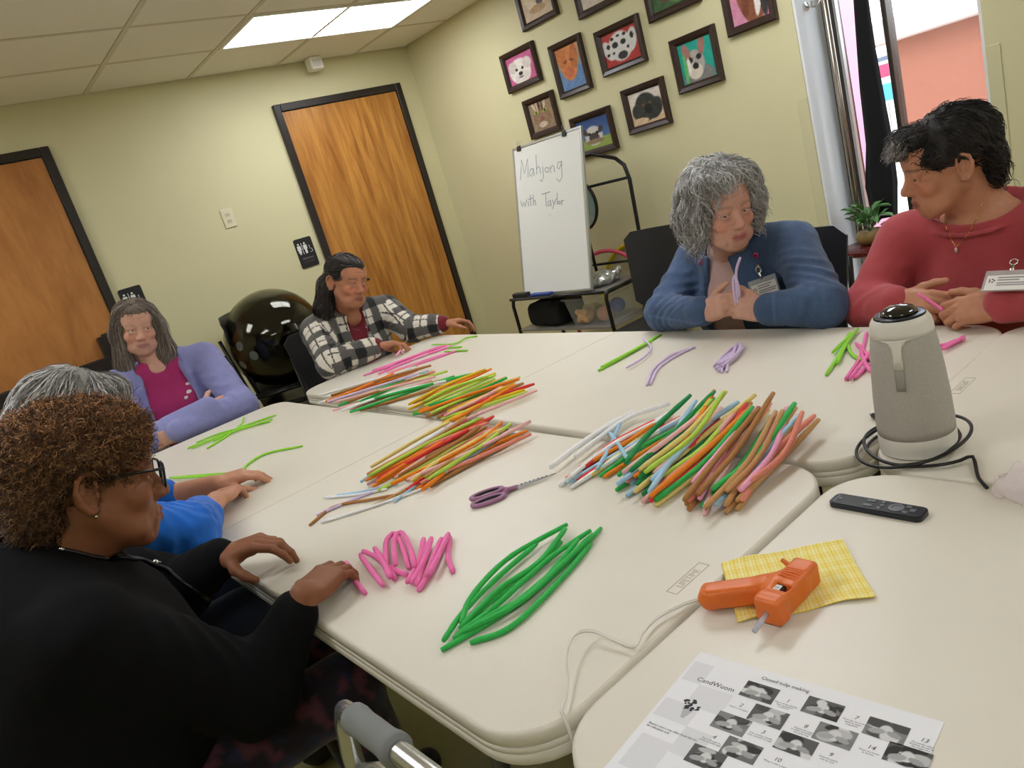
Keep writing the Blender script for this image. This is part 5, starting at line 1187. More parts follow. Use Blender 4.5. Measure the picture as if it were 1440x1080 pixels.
for k in range(34):
    a = rg_.uniform(0, 6.28); el_ = rg_.uniform(-.2, 1.2); r = rg_.uniform(.01, .05); z = rg_.uniform(.07, .17)
    o = link('leaf', lme, None, pl, local=True); o.matrix_parent_inverse = Matrix.Identity(4)
    s_ = rg_.uniform(.8, 1.4); o.matrix_basis = Matrix.Translation((r*math.cos(a), r*math.sin(a), z)) @ Matrix.Rotation(a-PI/2, 4, 'Z') @ Matrix.Rotation(el_, 4, 'X') @ Matrix.Diagonal((s_, s_, s_, 1))
b = MB()
for k in range(7): a = k*.9; b.tube([(shc[0], shc[1]+.03, shz+.05), (shc[0]+.03*math.cos(a), shc[1]+.03+.03*math.sin(a), shz+.12), (shc[0]+.05*math.cos(a), shc[1]+.03+.05*math.sin(a), shz+.17)], .002, 5)
obj('stem', b, mat('stem_green', (86, 110, 60), .6), pl)
# black jacket hanging down from the window head
jt = thing('hanging_jacket', 'long black jacket hanging in the window bay above the plant', 'jacket', (3.2, .98, .78)); V = []; F = []; n = 40; rows = 26
for i in range(rows):
    t_ = i/(rows-1); py = -70+t_*375; x0 = np.interp(py, [-70, 0, 60, 120, 200, 260, 305], [1196, 1200, 1204, 1208, 1217, 1216, 1228]); x1 = np.interp(py, [-70, 0, 60, 120, 200, 260, 305], [1206, 1221, 1229, 1240, 1255, 1262, 1262])
    a, c = on(x0, py, 0, 3.215), on(x1, py, 0, 3.215); mid = (a+c)/2; hw = abs(a[1]-c[1])/2; z = mid[2]
    for k in range(n):
        th = 2*PI*k/n; fold = 1+.16*t_*math.sin(5*th+2*t_)+.07*t_*math.sin(9*th+1+5*t_); V.append((3.215+.035*(.5+t_*.5)*math.sin(th)*fold, mid[1]+hw*math.cos(th)*(1+.04*math.sin(7*th)), z))
for i in range(rows-1):
    for k in range(n): F.append((i*n+k, i*n+(k+1) % n, (i+1)*n+(k+1) % n, (i+1)*n+k))
F.append(tuple(range(n))[::-1]); F.append(tuple((rows-1)*n+k for k in range(n))); obj('cloth', MB().add(V, F), mat('black_wool', (14, 14, 17), .95, sheen=.1), jt, smooth=True)
hp = on(1201, -70, 0, 3.215); obj('hanger_loop', MB().tube([(3.215, hp[1], hp[2]-.01), (3.215, hp[1], 2.20), (3.235, hp[1], 2.23), (3.255, hp[1], 2.20)], .004, 6), M_blkm, jt, smooth=True)
# ================================================================ things on the tables
CS = dict(green=(58, 190, 88), dgreen=(34, 146, 80), lime=(150, 220, 62), ygreen=(190, 226, 88), red=(232, 62, 56), orange=(248, 140, 34), yellow=(240, 196, 40), cream=(236, 214, 130), pink=(250, 172, 206), hotpink=(250, 124, 186), salmon=(238, 146, 126), blush=(246, 192, 190), brown=(176, 122, 66), tan=(204, 154, 98), white=(248, 248, 248), lilac=(222, 200, 234), sky=(172, 212, 238), peach=(240, 166, 110))
CN = dict(green='bright green', dgreen='dark green', lime='light green', ygreen='yellow green', red='red', orange='orange', yellow='yellow', cream='cream', pink='pink', hotpink='hot pink', salmon='salmon', blush='pale pink', brown='brown', tan='tan', white='white', lilac='lilac', sky='light blue', peach='peach')
def fuzz(c): return mat('chenille_'+c, CS[c], .9, sheen=.12, noise=(260, .10), bump=(900, .35))
def smoothpath(P, n):
    P = np.asarray(P, float); m = len(P)
    if m == 2: return [P[0]*(1-t)+P[1]*t for t in np.linspace(0, 1, n)]
    Q = np.concatenate([[2*P[0]-P[1]], P, [2*P[-1]-P[-2]]]); out = []
    for t in np.linspace(0, m-1-1e-6, n):
        i = int(t); u = t-i; a, b, c, d = Q[i:i+4]; out.append(.5*((2*b)+(c-a)*u+(2*a-5*b+4*c-d)*u*u+(3*b-a-3*c+d)*u**3))
    return out
rs = np.random.default_rng(11)
def stem(P, c, where, grp, r=.0042, n=14, sides=7):
    pts = smoothpath(P, n); rr = [r*rs.uniform(.92, 1.08) for _ in pts]; rr[0] *= .8; rr[-1] *= .8
    o = obj('chenille_stem', MB().tube(pts, rr, sides), fuzz(c), smooth=True)
    return tag(o, '%s fuzzy stem %s' % (CN[c], where), 'craft stem', grp)
def bunch(A0, A1, B0, B1, n, cols, where, grp, r=.0052, per=8, jit=.022, end=.13, seed=1, rise=0.):
    """loose bunch: left ends between pixels A0-A1, right ends between B0-B1, piled in layers"""
    g = np.random.default_rng(seed); A0, A1, B0, B1 = [T(*q) for q in (A0, A1, B0, B1)]
    for i in range(n):
        ly = i//per; s = ((i % per)+.5+.5*(ly % 2))/per; s = min(max(s+g.uniform(-.04, .04), 0), 1); s2 = min(max(s+g.normal(0, .20), -.1), 1.1)
        a = A0*(1-s)+A1*s; b = B0*(1-s2)+B1*s2; d = b-a; z = TZ+r*1.05+ly*r*1.75
        a = a+d*g.uniform(-end, end); b = b+d*g.uniform(-end, end); m = (a+b)/2+V3(g.normal(0, jit), g.normal(0, jit), 0)*.6
        a[2] = z+abs(g.normal(0, .001)); m[2] = z+abs(g.normal(0, .002)); b[2] = z+abs(g.normal(0, .002))+rise*g.uniform(0, 1)
        stem([a, m, b], cols[(i*7+i//len(cols)) % len(cols)], where, grp, r)
wh1 = 'in the mixed bunch nearest the plaid jacket'
bunch((456, 562), (500, 584), (575, 522), (640, 538), 24, ['brown', 'salmon', 'blush', 'white', 'lilac', 'green', 'green', 'orange', 'ygreen', 'brown'], wh1, 'mixed bunch nearest the plaid jacket', seed=2)
wh2 = 'in the yellow and orange bunch at the table seam'
bunch((572, 578), (640, 604), (688, 535), (752, 552), 28, ['yellow', 'orange', 'ygreen', 'orange', 'green', 'red', 'blush', 'ygreen', 'brown', 'yellow'], wh2, 'yellow and orange bunch', seed=3)
wh3 = 'in the red and orange bunch behind the scissors'
bunch((506, 682), (606, 692), (652, 602), (748, 612), 36, ['orange', 'red', 'salmon', 'cream', 'brown', 'orange', 'ygreen', 'blush', 'orange', 'sky', 'tan'], wh3, 'red and orange bunch', seed=4, per=11)
zz = lambda q, z=.0045: T(*q)+V3(0, 0, z)
for q, c in (([(436, 741), (470, 715), (520, 705), (560, 698)], 'brown'), ([(452, 737), (520, 716), (600, 688)], 'white'), ([(446, 727), (490, 708), (540, 688)], 'lilac'), ([(456, 702), (500, 698), (545, 690)], 'white'), ([(474, 699), (520, 692), (560, 682)], 'sky'), ([(555, 708), (590, 682), (618, 662)], 'sky'), ([(520, 716), (560, 697), (610, 672)], 'tan')): stem([zz(p) for p in q], c, wh3, 'red and orange bunch', .0036)
wh4 = 'in the small bunch at the tips of the scissors'
bunch((800, 673), (838, 684), (908, 592), (982, 602), 11, ['red', 'orange', 'green', 'cream', 'white', 'red', 'sky', 'white'], wh4, 'small bunch by the scissors', seed=6, per=8)
for q, c, r in (([(777, 668), (820, 634), (862, 606), (896, 588)], 'white', .0068), ([(812, 652), (850, 622), (890, 595), (944, 577)], 'white', .006), ([(842, 670), (858, 642), (872, 610), (876, 602)], 'sky', .0046), ([(860, 618), (872, 634), (888, 660)], 'sky', .0046)): stem([zz(p, .012+r) for p in q], c, wh4, 'small bunch by the scissors', r)
bunch((868, 684), (938, 704), (990, 588), (1078, 592), 32, ['green', 'dgreen', 'sky', 'ygreen', 'orange', 'red', 'blush', 'green', 'cream', 'sky', 'salmon', 'dgreen'], 'in the big mixed bunch of greens and oranges', 'big mixed bunch', r=.0057, seed=7, per=9, rise=.035)
bunch((968, 706), (1042, 724), (1062, 590), (1150, 606), 24, ['brown', 'blush', 'tan', 'pink', 'green', 'sky', 'salmon', 'brown', 'pink', 'tan'], 'in the bunch of pinks and browns', 'pink and brown bunch', r=.0057, seed=8, per=8, rise=.035)
# long green stems on the near table
G0 = [[(622, 918), (700, 872), (780, 812), (846, 746)], [(626, 908), (655, 866), (700, 820), (757, 770)], [(652, 886), (668, 846), (720, 792), (800, 746)], [(662, 908), (722, 884), (790, 818), (832, 768)], [(645, 900), (700, 858), (770, 795), (832, 752)], [(650, 893), (705, 838), (760, 800), (798, 752)], [(668, 888), (728, 850), (800, 790), (828, 772)], [(640, 905), (700, 868), (752, 838), (815, 765)], [(655, 898), (735, 856), (790, 806), (836, 760)], [(660, 880), (690, 850), (740, 815), (790, 765)]]
for i, q in enumerate(G0): stem([zz(p, .005+.004*(i % 3)) for p in q], 'green', 'in the long loose bunch beside the folded pink pieces', 'long green stems', .0047, 20)
PK = [[(488, 794), (494, 812), (515, 838)], [(509, 786), (524, 808), (541, 830)], [(514, 784), (540, 798), (552, 822)], [(528, 774), (545, 798), (557, 818)], [(546, 802), (545, 770), (556, 756), (566, 770), (578, 806)], [(560, 804), (557, 770), (568, 758), (580, 780), (587, 808)], [(534, 790), (556, 805), (574, 812)], [(598, 764), (592, 795), (575, 826)], [(610, 766), (600, 798), (582, 830)], [(619, 772), (610, 800), (590, 834)], [(623, 764), (610, 795), (602, 818)], [(634, 760), (622, 788), (608, 818)], [(634, 758), (631, 784), (638, 808)], [(604, 770), (596, 805), (588, 830)]]
for i, q in enumerate(PK): stem([zz(p, .0055+.005*(i % 3)) for p in q], 'hotpink', 'folded short, beside the long green bunch', 'folded pink pieces', .0056, 14)
for i, q in enumerate(([(264, 632), (300, 618), (345, 600), (389, 585)], [(270, 633), (320, 613), (384, 592)], [(292, 632), (322, 613), (340, 597), (343, 588)], [(277, 625), (310, 612), (350, 602)], [(300, 622), (340, 604), (380, 594)])): stem([zz(p, .0045+.003*(i % 2)) for p in q], 'lime', 'in the thin bunch before the lilac cardigan', 'thin light green bunch', .0038)
for i, q in enumerate(([(340, 664), (355, 650), (380, 638), (426, 629)], [(240, 675), (290, 671), (365, 666)], [(245, 677), (300, 674), (335, 670)])): stem([zz(p, .0045+.004*i) for p in q], 'lime', 'by the hands of the woman in blue', 'light green stems by the blue shirt', .0038)
bunch((518, 524), (545, 530), (612, 489), (640, 495), 9, ['hotpink', 'hotpink', 'pink'], 'in the bunch under the hands of the woman in plaid', 'pink bunch by the plaid jacket', r=.004, seed=9, per=6)
for i, q in enumerate(([(608, 487), (640, 486), (655, 478), (672, 475)], [(604, 493), (650, 489)], [(625, 496), (658, 494)])): stem([zz(p, .0045+.004*(i == 0)) for p in q], 'lime', 'beside the hands of the woman in plaid', 'light green stems by the plaid jacket', .0038)
for i, q in enumerate(([(842, 523), (880, 502), (930, 472)], [(846, 518), (888, 496), (926, 474)], [(850, 519), (885, 500), (918, 482)])): stem([zz(p, .0045+.004*(i == 2)) for p in q], 'lime', 'beside the denim sleeve', 'light green stems by the denim jacket', .0045)
stem([zz(p, .011) for p in ((882, 522), (905, 508), (917, 494), (905, 480))], 'lilac', 'bent over the light green ones by the denim sleeve', 'lilac stems by the denim jacket', .0038)
for i, q in enumerate(([(910, 544), (920, 521), (945, 501), (978, 490)], [(915, 543), (926, 520), (950, 503), (974, 491)])): stem([zz(p) for p in q], 'lilac', 'lying side by side before the denim jacket', 'lilac stems by the denim jacket', .0038)
bunch((998, 520), (1026, 525), (1034, 488), (1052, 492), 8, ['lilac'], 'cut short in the little pile before the denim jacket', 'short lilac pile', r=.0042, seed=10, per=5)
for i, q in enumerate(([(1162, 530), (1180, 502), (1195, 470)], [(1178, 516), (1190, 490), (1207, 466)], [(1190, 478), (1198, 500), (1216, 511)], [(1172, 500), (1186, 486), (1202, 472)])): stem([zz(p, .0045+.004*(i % 2)) for p in q], 'lime', 'in the little pile beside the grey camera device', 'light green pile by the device', .0045)
for i, q in enumerate(([(1190, 536), (1210, 505), (1219, 470)], [(1196, 538), (1216, 512), (1232, 490)], [(1202, 535), (1220, 518), (1240, 505)], [(1210, 490), (1215, 510), (1225, 528)], [(1204, 485), (1218, 500), (1228, 512)], [(1326, 496), (1342, 487), (1357, 478)], [(1322, 489), (1340, 485), (1354, 480)], [(1328, 492), (1345, 484), (1358, 481)])): stem([zz(p, .005+.004*(i % 2)) for p in q], 'hotpink', 'in the piles before the woman in red', 'pink stems before the red sweater', .0045)
# stems held in the hands
def held(pts, c, who): stem(pts, c, 'held by the woman in %s' % who, 'stems in hands', .0040, 12)
hd = on(1037, 425, 0, 1.475)
held([hd+V3(0, 0, -.012), on(1035, 385, 0, 1.475), on(1041, 362, 0, 1.475)], 'lilac', 'denim'); held([hd+V3(-.004, .004, -.01), on(1031, 400, 0, 1.473), on(1033, 388, 0, 1.473), on(1039, 405, 0, 1.473), on(1040, 418, 0, 1.473)], 'lilac', 'denim')
held([on(1291, 413, 0, 1.50), on(1308, 424, 0, 1.50), on(1326, 436, 0, 1.50)], 'hotpink', 'red')
held([T(470, 812, .745), T(464, 806, .747), T(458, 802, .75)], 'hotpink', 'black'); held([on(556, 502, 1, 2.40), on(563, 493, 1, 2.40), on(568, 499, 1, 2.40)], 'pink', 'plaid')
# ---------------------------------------------------------------- scissors
sc = thing('scissors', 'mauve handled scissors with a ruled blade beside the red and orange bunch', 'scissors', tuple(T(720, 686)))
pv = T(722, 686, TZ+.006); tp = T(792, 662, TZ+.006); ax = unit(tp-pv); sd_ = np.cross(UPZ, ax); Ms = frame_M(pv, ax, sd_, UPZ)
M_mv = mat('mauve_plastic', (166, 116, 150), .4); M_gr = mat('grip_black', (40, 36, 40), .6); M_bl = mat('blade_steel', (176, 178, 182), .2, metal=.9)
for s, ps in ((1, (-.058, .016)), (-1, (-.060, -.018))):
    L = [Ms @ Vector((ps[0]+.036*math.cos(a), ps[1]+.0135*math.sin(a), s*.001)) for a in np.linspace(0, 6.2832, 24, endpoint=False)]
    hl = obj('handle', MB().tube(L, .0052, 8, closed=True).tube([Ms @ Vector((ps[0]+.034, ps[1]*.8, s*.001)), Ms @ Vector((-.012, -s*.002, s*.001)), Ms @ Vector((.008, -s*.003, s*.001))], [.0055, .006, .0045], 8), M_mv, sc, smooth=True)
    obj('grip_lining', MB().tube([Ms @ Vector((ps[0]+.0315*math.cos(a), ps[1]+.0095*math.sin(a), s*.001)) for a in np.linspace(0, 6.2832, 24, endpoint=False)], .0030, 6, closed=True), M_gr, hl, smooth=True)
    bl = obj('blade', MB().prism([(-.002, -.006), (.060, -.004), (.098, 0), (.060, .005), (-.002, .006)], s*.0008-.0006, s*.0008+.0006, Ms), M_bl, sc)
    if s > 0:
        obj('ruler_band', MB().prism([(.008, -.003), (.078, -.0015), (.078, .0022), (.008, .0045)], .0016, .0018, Ms), mat('ink_black', (28, 28, 30), .5), bl)
        for k in range(7): obj('ruler_mark', MB().box((.012+k*.0095, -.001, .0019), (.017+k*.0095, .002, .0021), Ms), mat('sign_white', None), bl)
obj('pivot_screw', MB().lathe([(.004, .0014), (.004, .003), (.002, .0036)], 12, Ms), M_bl, sc, ang=40)
# ---------------------------------------------------------------- round camera device with its cable
ob = T(1292, 628); ot = thing('conference_camera', 'tall grey fabric camera device with a black lens on top', 'camera', tuple(ob)); z0 = TZ
def olathe(prof, n=48): return MB().lathe(prof, n, Matrix.Translation((ob[0], ob[1], z0)))
obj('base_ring', olathe([(.055, .0005), (.0605, .004), (.0615, .030), (.0605, .036)]), mat('owl_white', (222, 218, 208), .45), ot, ang=40)
obj('fabric_body', olathe([(.0605, .036), (.0612, .05), (.0595, .10), (.056, .15), (.052, .19), (.0490, .213)]), mat('owl_fabric', (188, 183, 174), .9, bump=(900, .6), noise=(300, .08)), ot, smooth=True)
cap_ = obj('top_cap', olathe([(.0492, .212), (.0485, .222), (.0465, .233), (.0425, .240), (.039, .242)]), mat('owl_white', None), ot, smooth=True)
obj('lens_ring', olathe([(.040, .241), (.039, .2445), (.032, .246), (.028, .245)]), mat('lens_ring', (44, 46, 54), .2, metal=.5), ot, ang=40)
obj('lens_dome', olathe([(.029, .245), (.028, .249), (.023, .2545), (.014, .258), (.002, .2595)]), mat('lens_glass_black', (8, 8, 10), .04, coat=1.), ot, smooth=True)
da = unit(V3(CAM[0]-ob[0], CAM[1]-ob[1], 0)); aa = math.atan2(da[1], da[0])-.22
def on_owl(a, z, dr): r = np.interp(z, [.036, .05, .10, .15, .19, .213, .233], [.0605, .0612, .0595, .056, .052, .0490, .0465])+dr; return (ob[0]+r*math.cos(a), ob[1]+r*math.sin(a), z0+z)
def owl_patch(zs, ws, dr, m, nm, par, n=6):
    V = []; F = []
    for z, w_ in zip(zs, ws): V += [on_owl(aa+(i/n*2-1)*w_/.055, z, dr) for i in range(n+1)]
    for j in range(len(zs)-1):
        for i in range(n): F.append((j*(n+1)+i, j*(n+1)+i+1, (j+1)*(n+1)+i+1, (j+1)*(n+1)+i))
    me = bpy.data.meshes.new(nm); me.from_pydata(V, [], F); o = link(nm, me, m, par)
    sm = o.modifiers.new('thickness', 'SOLIDIFY'); sm.thickness = .0012; sm.offset = 1
    for p_ in me.polygons: p_.use_smooth = True
owl_patch([.165, .19, .202, .210, .214], [.0070, .0070, .0085, .016, .030], .0006, mat('owl_white', None), 'front_strip', ot)
owl_patch([.128, .147, .165], [.0066, .0068, .0070], .0006, mat('owl_grey_window', (150, 146, 138), .35), 'indicator_window', ot)
cb = thing('power_cable', 'black cable coiled round the foot of the grey camera device', 'cable', (ob[0], ob[1], TZ)); P = []
for k in range(70):
    a = k/69*6.2832*2.6+.6; r = .082+.016*math.sin(a*.77+1)+.006*math.sin(a*2.3); P.append((ob[0]+r*math.cos(a), ob[1]+r*math.sin(a), TZ+.0045+(.030*(.5+.5*math.sin(a*1.0+2.2)) if 20 < k < 60 else .006*abs(math.sin(a)))*min(1, (k-20)/8 if k > 20 else 1, (60-k)/8 if k < 60 else 1)))
e_ = P[-1]; P += [tuple(T(1372, 655, TZ+.006)), tuple(T(1376, 672, TZ+.005)), tuple(T(1388, 686, TZ+.005))]
obj('cord', MB().tube(smoothpath(P, 150), .0029, 8), mat('black_cord', None), cb, smooth=True)
pg = [on(1240, 571, 0, ob[0]-.02), on(1226, 571, 0, ob[0]-.02)]; 
c1 = T(1262, 602, TZ+.004); c2 = T(1240, 590, TZ+.006); c3 = T(1228, 584, TZ+.006)
obj('plug', MB().tube([c2, c3], .0055, 8), M_blk, cb, smooth=True); obj('plug_tip', MB().tube([c3, c3+unit(c3-c2)*.009], .0032, 8), M_alu, cb, smooth=True); obj('lead', MB().tube([P[0], c1, c2], .0026, 8), mat('black_cord', None), cb, smooth=True)
# ---------------------------------------------------------------- remote control
ra, rb = T(1172, 706), T(1302, 729); rx_ = unit(V3(*(rb-ra))); rn = np.cross(UPZ, rx_); L_ = np.linalg.norm(rb-ra); Mr = frame_M((ra+rb)/2, rx_, rn, UPZ)
rt_ = thing('remote_control', 'slim black remote control behind the glue gun', 'remote', tuple((ra+rb)/2)); hw = .017
obj('body', MB().prism(rrect(-L_/2, -hw, L_/2, hw, .009, 5), .0006, .008, Mr).prism(rrect(-L_/2+.0015, -hw+.0015, L_/2-.0015, hw-.0015, .008, 5), .008, .0092, Mr), mat('remote_black', (30, 33, 40), .3), rt_, ang=30)
rbm = mat('remote_button', (104, 108, 116), .4)
obj('dial', MB().lathe([(.0112, .0092), (.0112, .0102), (.007, .0104), (.007, .0096)], 24, Mr @ Matrix.Translation((L_*.21, 0, 0))), rbm, rt_, ang=40)
for bx, by, w_, h_ in [(-.10, .008, .004, .003), (-.06, .008, .004, .003), (-.10, -.006, .004, .003), (-.06, -.006, .004, .003), (.05, .009, .003, .003), (.05, -.009, .003, .003), (.06, 0, .003, .003), (.32, .008, .004, .003), (.32, -.008, .004, .003), (.38, 0, .004, .004), (-.40, .0, .003, .003)]:
    obj('button', MB().box((L_*bx-w_, by-h_, .0092), (L_*bx+w_, by+h_, .0104), Mr, .0008), rbm, rt_)
text_obj('brand_lettering', 'SAMSUNG', .0058, Mr @ Matrix.Translation((-L_*.46, .003, .0094)) @ Matrix.Rotation(-PI/2, 4, 'Z') @ Matrix.Translation((-.008, 0, 0)), mat('remote_ink', (150, 154, 160), .5), rt_, font_w=.8)
# ---------------------------------------------------------------- yellow checked napkin
nc = [T(*q, TZ) for q in ((1038, 878), (1235, 840), (1187, 760), (1014, 793))]; n = 90; U_, V_ = np.meshgrid(np.linspace(0, 1, n+1), np.linspace(0, 1, n+1)); u, v = U_.ravel(), V_.ravel()
P = (np.outer((1-u)*(1-v), nc[0])+np.outer(u*(1-v), nc[1])+np.outer(u*v, nc[2])+np.outer((1-u)*v, nc[3])); ed = np.minimum(np.minimum(u, 1-u), np.minimum(v, 1-v))
P[:, 2] = TZ+.0016+.0035*np.exp(-ed*14)*(.5+.5*np.sin(u*9+v*5)); P[:, 0] += .004*np.sin(u*11)*np.exp(-ed*12)
ck = ((u*34) % 1 < .5).astype(int)+((v*28) % 1 < .5); cols = lin((252, 246, 196))*(ck == 0)[:, None]+lin((248, 230, 128))*(ck == 1)[:, None]+lin((242, 212, 84))*(ck == 2)[:, None]
F = np.array([(j*(n+1)+i, j*(n+1)+i+1, (j+1)*(n+1)+i+1, (j+1)*(n+1)+i) for j in range(n) for i in range(n)])
nk_ = link('napkin', np_mesh('napkin', P, F, cols), mat('napkin_cloth', (0, 0, 0), .9, attr=True, bump=(500, .3))); sm = nk_.modifiers.new('thickness', 'SOLIDIFY'); sm.thickness = .0009; sm.offset = -1
tag(nk_, 'yellow and white checked cloth lying under the glue gun', 'cloth')
# ---------------------------------------------------------------- orange glue gun
gz = TZ+.021; gt = thing('glue_gun', 'orange hot glue gun lying on the yellow checked cloth', 'glue gun', tuple(T(1070, 830)))
h0, h1 = T(1002, 838, gz), T(1078, 828, gz); b0, b1 = T(1087, 853, gz), T(1134, 803, gz); bd = unit(b1-b0); hd_ = unit(h0-h1)
f = Field(np.min([h0, h1, b0, b1], 0)-.04, np.max([h0, h1, b0, b1], 0)+.04, .0016)
hA = np.stack([hd_, np.cross(UPZ, hd_), UPZ]); f.rbox((h0+h1)/2+hd_*-.004, (np.linalg.norm(h0-h1)/2+.016, .0155, .0150), hA, .007, .004); f.cap(h1, (b0+b1)/2+bd*.01, .0145, .017, .012); f.cap(h0+hd_*.004, h0+hd_*.006+np.cross(UPZ, hd_)*.004, .0150, .0140, .006)
f.rbox((b0+b1)/2, (np.linalg.norm(b1-b0)/2+.006, .0175, .0175), np.stack([bd, np.cross(UPZ, bd), UPZ]), .006, .010)
f.rbox(b0-bd*.004, (.012, .019, .0185), np.stack([bd, np.cross(UPZ, bd), UPZ]), .006, .006)
sv = np.cross(UPZ, bd); 
for k in range(5): f.rbox(b0+bd*(.042+k*.0055)+UPZ*.0175, (.0011, .013, .002), np.stack([bd, sv, UPZ]), .0008, .001, True)
f.rbox(b0+bd*.022+UPZ*.015-sv*.004, (.007, .010, .007), np.stack([bd, sv, UPZ]), .002, .001, True)
V, F = f.mesh(); V[:, 2] = np.maximum(V[:, 2], TZ+.0036); gb = link('shell', np_mesh('shell', V, F), mat('orange_plastic', (226, 112, 40), .38), gt)
obj('hook', MB().tube([b1-bd*.006+sv*.010+UPZ*.004, b1-bd*.004+sv*.022+UPZ*.006, b1-bd*.001+sv*.034+UPZ*.010], [.0055, .004, .003], 8), mat('orange_plastic', None), gt, smooth=True)
obj('nozzle', MB().tube([b1+bd*.004, b1+bd*.010, b1+bd*.020], [.007, .005, .0022], 12), M_alu, gt, smooth=True)
obj('spring', MB().tube([b0+bd*.016+UPZ*.010, b0+bd*.029+UPZ*.010], .0055, 12), mat('grip_black', None), gt, smooth=True)
obj('trigger', MB().box((-.012, -.003, -.006), (.012, .004, .006), frame_M(T(1070, 817, gz), -hd_, np.cross(UPZ, -hd_), UPZ), .002), mat('trigger_grey', (110, 112, 112), .5), gt)
obj('sticker', MB().box((-.009, -.006, 0), (.009, .006, .0006), frame_M(T(1090, 828, gz+.0155), bd, sv, UPZ)), mat('sign_white', None), gt)
text_obj('sticker_lettering', 'A-2', .008, frame_M(T(1090, 828, gz+.0163)-bd*.006-sv*.003, bd, sv, UPZ), mat('ink_black', None), gt)
gs = b0-bd*.014; tag(obj('glue_stick', MB().tube([gs+UPZ*0, gs-bd*.034+V3(0, 0, -.006)], .0036, 12), mat('clear_glue', (206, 210, 226), .15, alpha=.6), smooth=True), 'clear glue stick poking out of the orange glue gun', 'glue stick')
P = smoothpath([T(*q, TZ+.0045) for q in ((1000, 842), (965, 852), (925, 872), (905, 893), (893, 912), (868, 905), (838, 897), (812, 908), (800, 935), (800, 960), (796, 985), (790, 1003))], 60); P = [np.array(p) for p in P]
for i, p in enumerate(P): p[2] += .004+.014*math.exp(-((i-38)/7)**2)
e_ = P[-1]; P += [e_+V3(-.005, -.012, -.01), e_+V3(-.006, -.016, -.08), e_+V3(-.006, -.016, -.45)]
for s in (-1, 1): obj('power_cord', MB().tube([p+V3(.0014*s, .0012*s, 0) for p in P], .0017, 6), mat('white_cord', (228, 224, 214), .4), gt, smooth=True)
# ---------------------------------------------------------------- printed instruction sheet
pTL, pTR = T(985, 917), T(1340, 1020); eu = unit(pTR-pTL); ev = np.cross(UPZ, eu); PW, PH = .282, .218; Mp = frame_M(pTL-ev*PH+V3(0, 0, .0006), eu, ev, UPZ)
ps = thing('instruction_sheet', 'white printed sheet of craft steps at the table edge', 'paper', tuple(pTL-ev*PH)); Mpi = Mp.inverted()
def pp(x, y): q = Mpi @ Vector(T(x, y, TZ+.0006)); return q.x, q.y
ink = mat('print_ink', (52, 52, 56), .7)
obj('paper', MB().box((0, 0, -.0004), (PW, PH, .0002), Mp), mat('paper_white', (240, 240, 244), .8), ps)
lb = MB()
for x0, y0, x1, y1 in ((.004, .10, .05, .13), (.03, .13, .075, .165), (.004, .165, .03, .2), (.05, .06, .085, .10), (.01, .02, .05, .07)): lb.box((x0, y0, .0002), (x1, y1, .00035), Mp)
obj('pale_blocks', lb, mat('print_pale', (226, 226, 230), .8), ps)
def ptext(s, x, y, size, **k): u, v = pp(x, y); text_obj('printed_text', s, size, Mp @ Matrix.Translation((u, v, .0005)), ink, ps, **k)
ptext('CandWuom', 979, 957, .0100); ptext('Closed tulip making', 1070, 955, .0072)
rb_ = np.random.default_rng(5); bq = MB(); bu, bvv = pp(970, 995)
for k in range(26): a = rb_.uniform(0, 6.28); r = .011*math.sqrt(rb_.uniform(0, 1)); bq.lathe([(rb_.uniform(.0012, .0026), .0004), (.0008, .0006)], 7, Mp @ Matrix.Translation((bu+r*math.cos(a), bvv+.004+r*math.sin(a)*.8, 0)))
obj('printed_bouquet', bq, ink, ps); obj('printed_bouquet_wrap', MB().prism([(bu-.008, bvv), (bu+.008, bvv), (bu+.002, bvv-.018), (bu-.002, bvv-.018)], .0003, .0004, Mp), mat('print_grey', (190, 190, 194), .8), ps)
ptext('Flower colors may differ from the kit,\nfor reference only', 912, 1017, .0042)
def phot(seed):
    g = np.random.default_rng(seed); bl = [(g.uniform(.1, .9), g.uniform(.1, .9), g.uniform(.12, .35), g.uniform(.1, .3), g.uniform(0, 3), g.choice([40, 70, 120, 190, 215])) for _ in range(9)]
    def fn(u, v):
        C = np.tile(np.array([g.choice([86., 110., 130.])]*3), (len(u), 1))
        for b in bl: C = mixc(C, em(u, v, *b[:5]), (b[5],)*3)
        C = mixc(C, em(u, v, .5, .5, .16, .28), (214,)*3); C = mixc(C, em(u, v, .3, .35, .22, .14, .5), (168,)*3); C = mixc(C, em(u, v, .72, .38, .2, .13, -.5), (160,)*3); return C
    return fn
for k, (x, y) in enumerate(((1068, 974), (1080, 1008), (1028, 1018), (1042, 1055), (992, 1066), (1157, 997), (1174, 1035), (1119, 1048), (1246, 1028), (1276, 1065))):
    u, v = pp(x, y); w_, h_ = .040, .026
    if v < 0: continue
    y0_ = max(v-h_/2, .002); grid_paint('printed_photo', w_, v+h_/2-y0_, 36, 26, phot(k+20), Mp @ Matrix.Translation((u-w_/2, y0_, .0005)), M_att, ps)
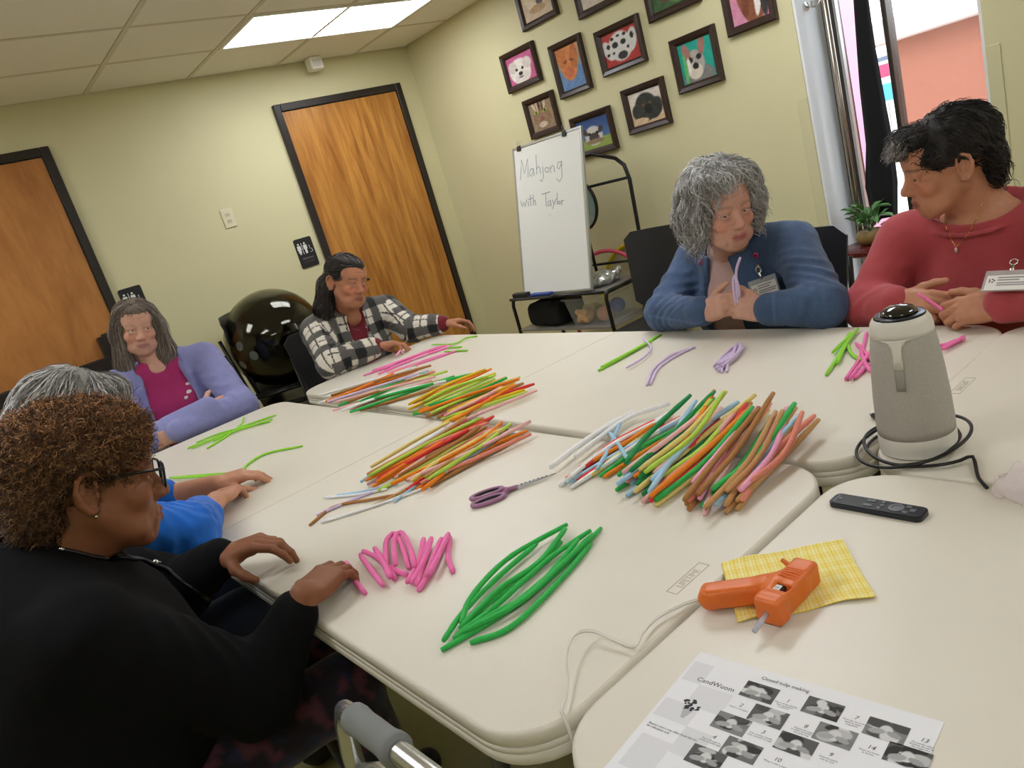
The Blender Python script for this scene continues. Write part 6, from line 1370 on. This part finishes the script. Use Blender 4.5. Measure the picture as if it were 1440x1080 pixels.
for s, x, y, cap_t in (('1', 1107, 988, 'Take a whole chenille\nstem and fold it\nin half first.'), ('2', 1041, 994, 'Fold it in half again.'), ('3', 1072, 1032, 'Take another chenille\nstem and fold it in half.'), ('4', 1003, 1039, 'Pass it through the\nmiddle to hold it tight.'), ('7', 1203, 1012, 'Pinch the tip of the\npetal to make\nit pointed.'), ('8', 1132, 1024, 'Repeat the steps\nto make six petals in\nthe same way.'), ('9', 1167, 1064, 'Hold the petals\nside by side.'), ('10', 1092, 1071, 'Wrap it with a stem'), ('13', 1299, 1044, 'The petals, when\nfinished, should be\nthe shape of a\ntulip flower.'), ('14', 1224, 1054, 'Shape the petals\nas shown.')):
    u, v = pp(x, y)
    if v > .004: text_obj('printed_number', s, .0078, Mp @ Matrix.Translation((u, v, .0005)), ink, ps, align='CENTER', shear=.2)
    if v > .012: text_obj('printed_text', cap_t, .0030, Mp @ Matrix.Translation((u, v-.0045, .0005)), ink, ps, align='CENTER')
# ---------------------------------------------------------------- clear bag at the table edge
bg = T(1448, 700); f = Field(bg-.09, bg+.09, .003); f.ell(bg+V3(0, 0, .016), (.034, .045, .022), None, .01); f.cap(bg+V3(0, .0, .03), bg+V3(.01, .015, .05), .014, .008, .01); f.warp(lambda P: .006*nz3(P, 130, 2)+.003*nz3(P, 290, 4)); V, F = f.mesh(); V[:, 2] = np.maximum(V[:, 2], TZ+.0008)
tag(link('plastic_bag', np_mesh('plastic_bag', V, F), mat('clear_bag', (240, 226, 232), .15, alpha=.38)), 'small crumpled clear plastic bag near the remote control', 'bag')
# ---------------------------------------------------------------- walking frame beside the black sweater
wz = .80; wk = thing('walking_frame', 'silver walking frame with a grey foam grip by the table corner', 'walker', (-.16, .12, 0))
w0, w1 = T(486, 1000, wz), T(640, 1118, wz); M_sil = mat('silver_tube', (200, 200, 198), .25, metal=.9); wd = unit(w1-w0); wd[2] = 0; wd = unit(wd); le = w0+wd*-.012
obj('side_tube', MB().tube([V3(le[0]-.02, le[1]+.03, .01), V3(le[0]-.014, le[1]+.012, .60), le+V3(-.008, .008, -.07), le+V3(-.002, .002, -.022), le+wd*.010, le+wd*.03, w0+wd*.30, w0+wd*.325+V3(0, 0, -.02), w0+wd*.34+V3(0, 0, -.08), V3(*(w0+wd*.37)[:2], .01)], .0135, 14), M_sil, wk, smooth=True)
obj('lower_tube', MB().tube([le+V3(-.012, .01, -.10), le+wd*.05+V3(0, 0, -.075), w0+wd*.28+V3(0, 0, -.075), w0+wd*.345+V3(0, 0, -.10)], .0115, 12), M_sil, wk, smooth=True)
obj('foam_grip', MB().tube([w0+wd*(.022+.105*t) for t in np.linspace(0, 1, 12)], [.019, .0195, .0185, .0178, .018, .0182, .018, .0178, .018, .0188, .0205, .0205], 16), mat('foam_grey', (128, 130, 130), .8), wk, smooth=True)
for q in (V3(le[0]-.02, le[1]+.03, 0), V3(*(w0+wd*.37)[:2], 0)): obj('rubber_foot', MB().lathe([(.018, 0), (.018, .03), (.0145, .045)], 14, Matrix.Translation(q)), mat('grip_black', None), wk, ang=40)
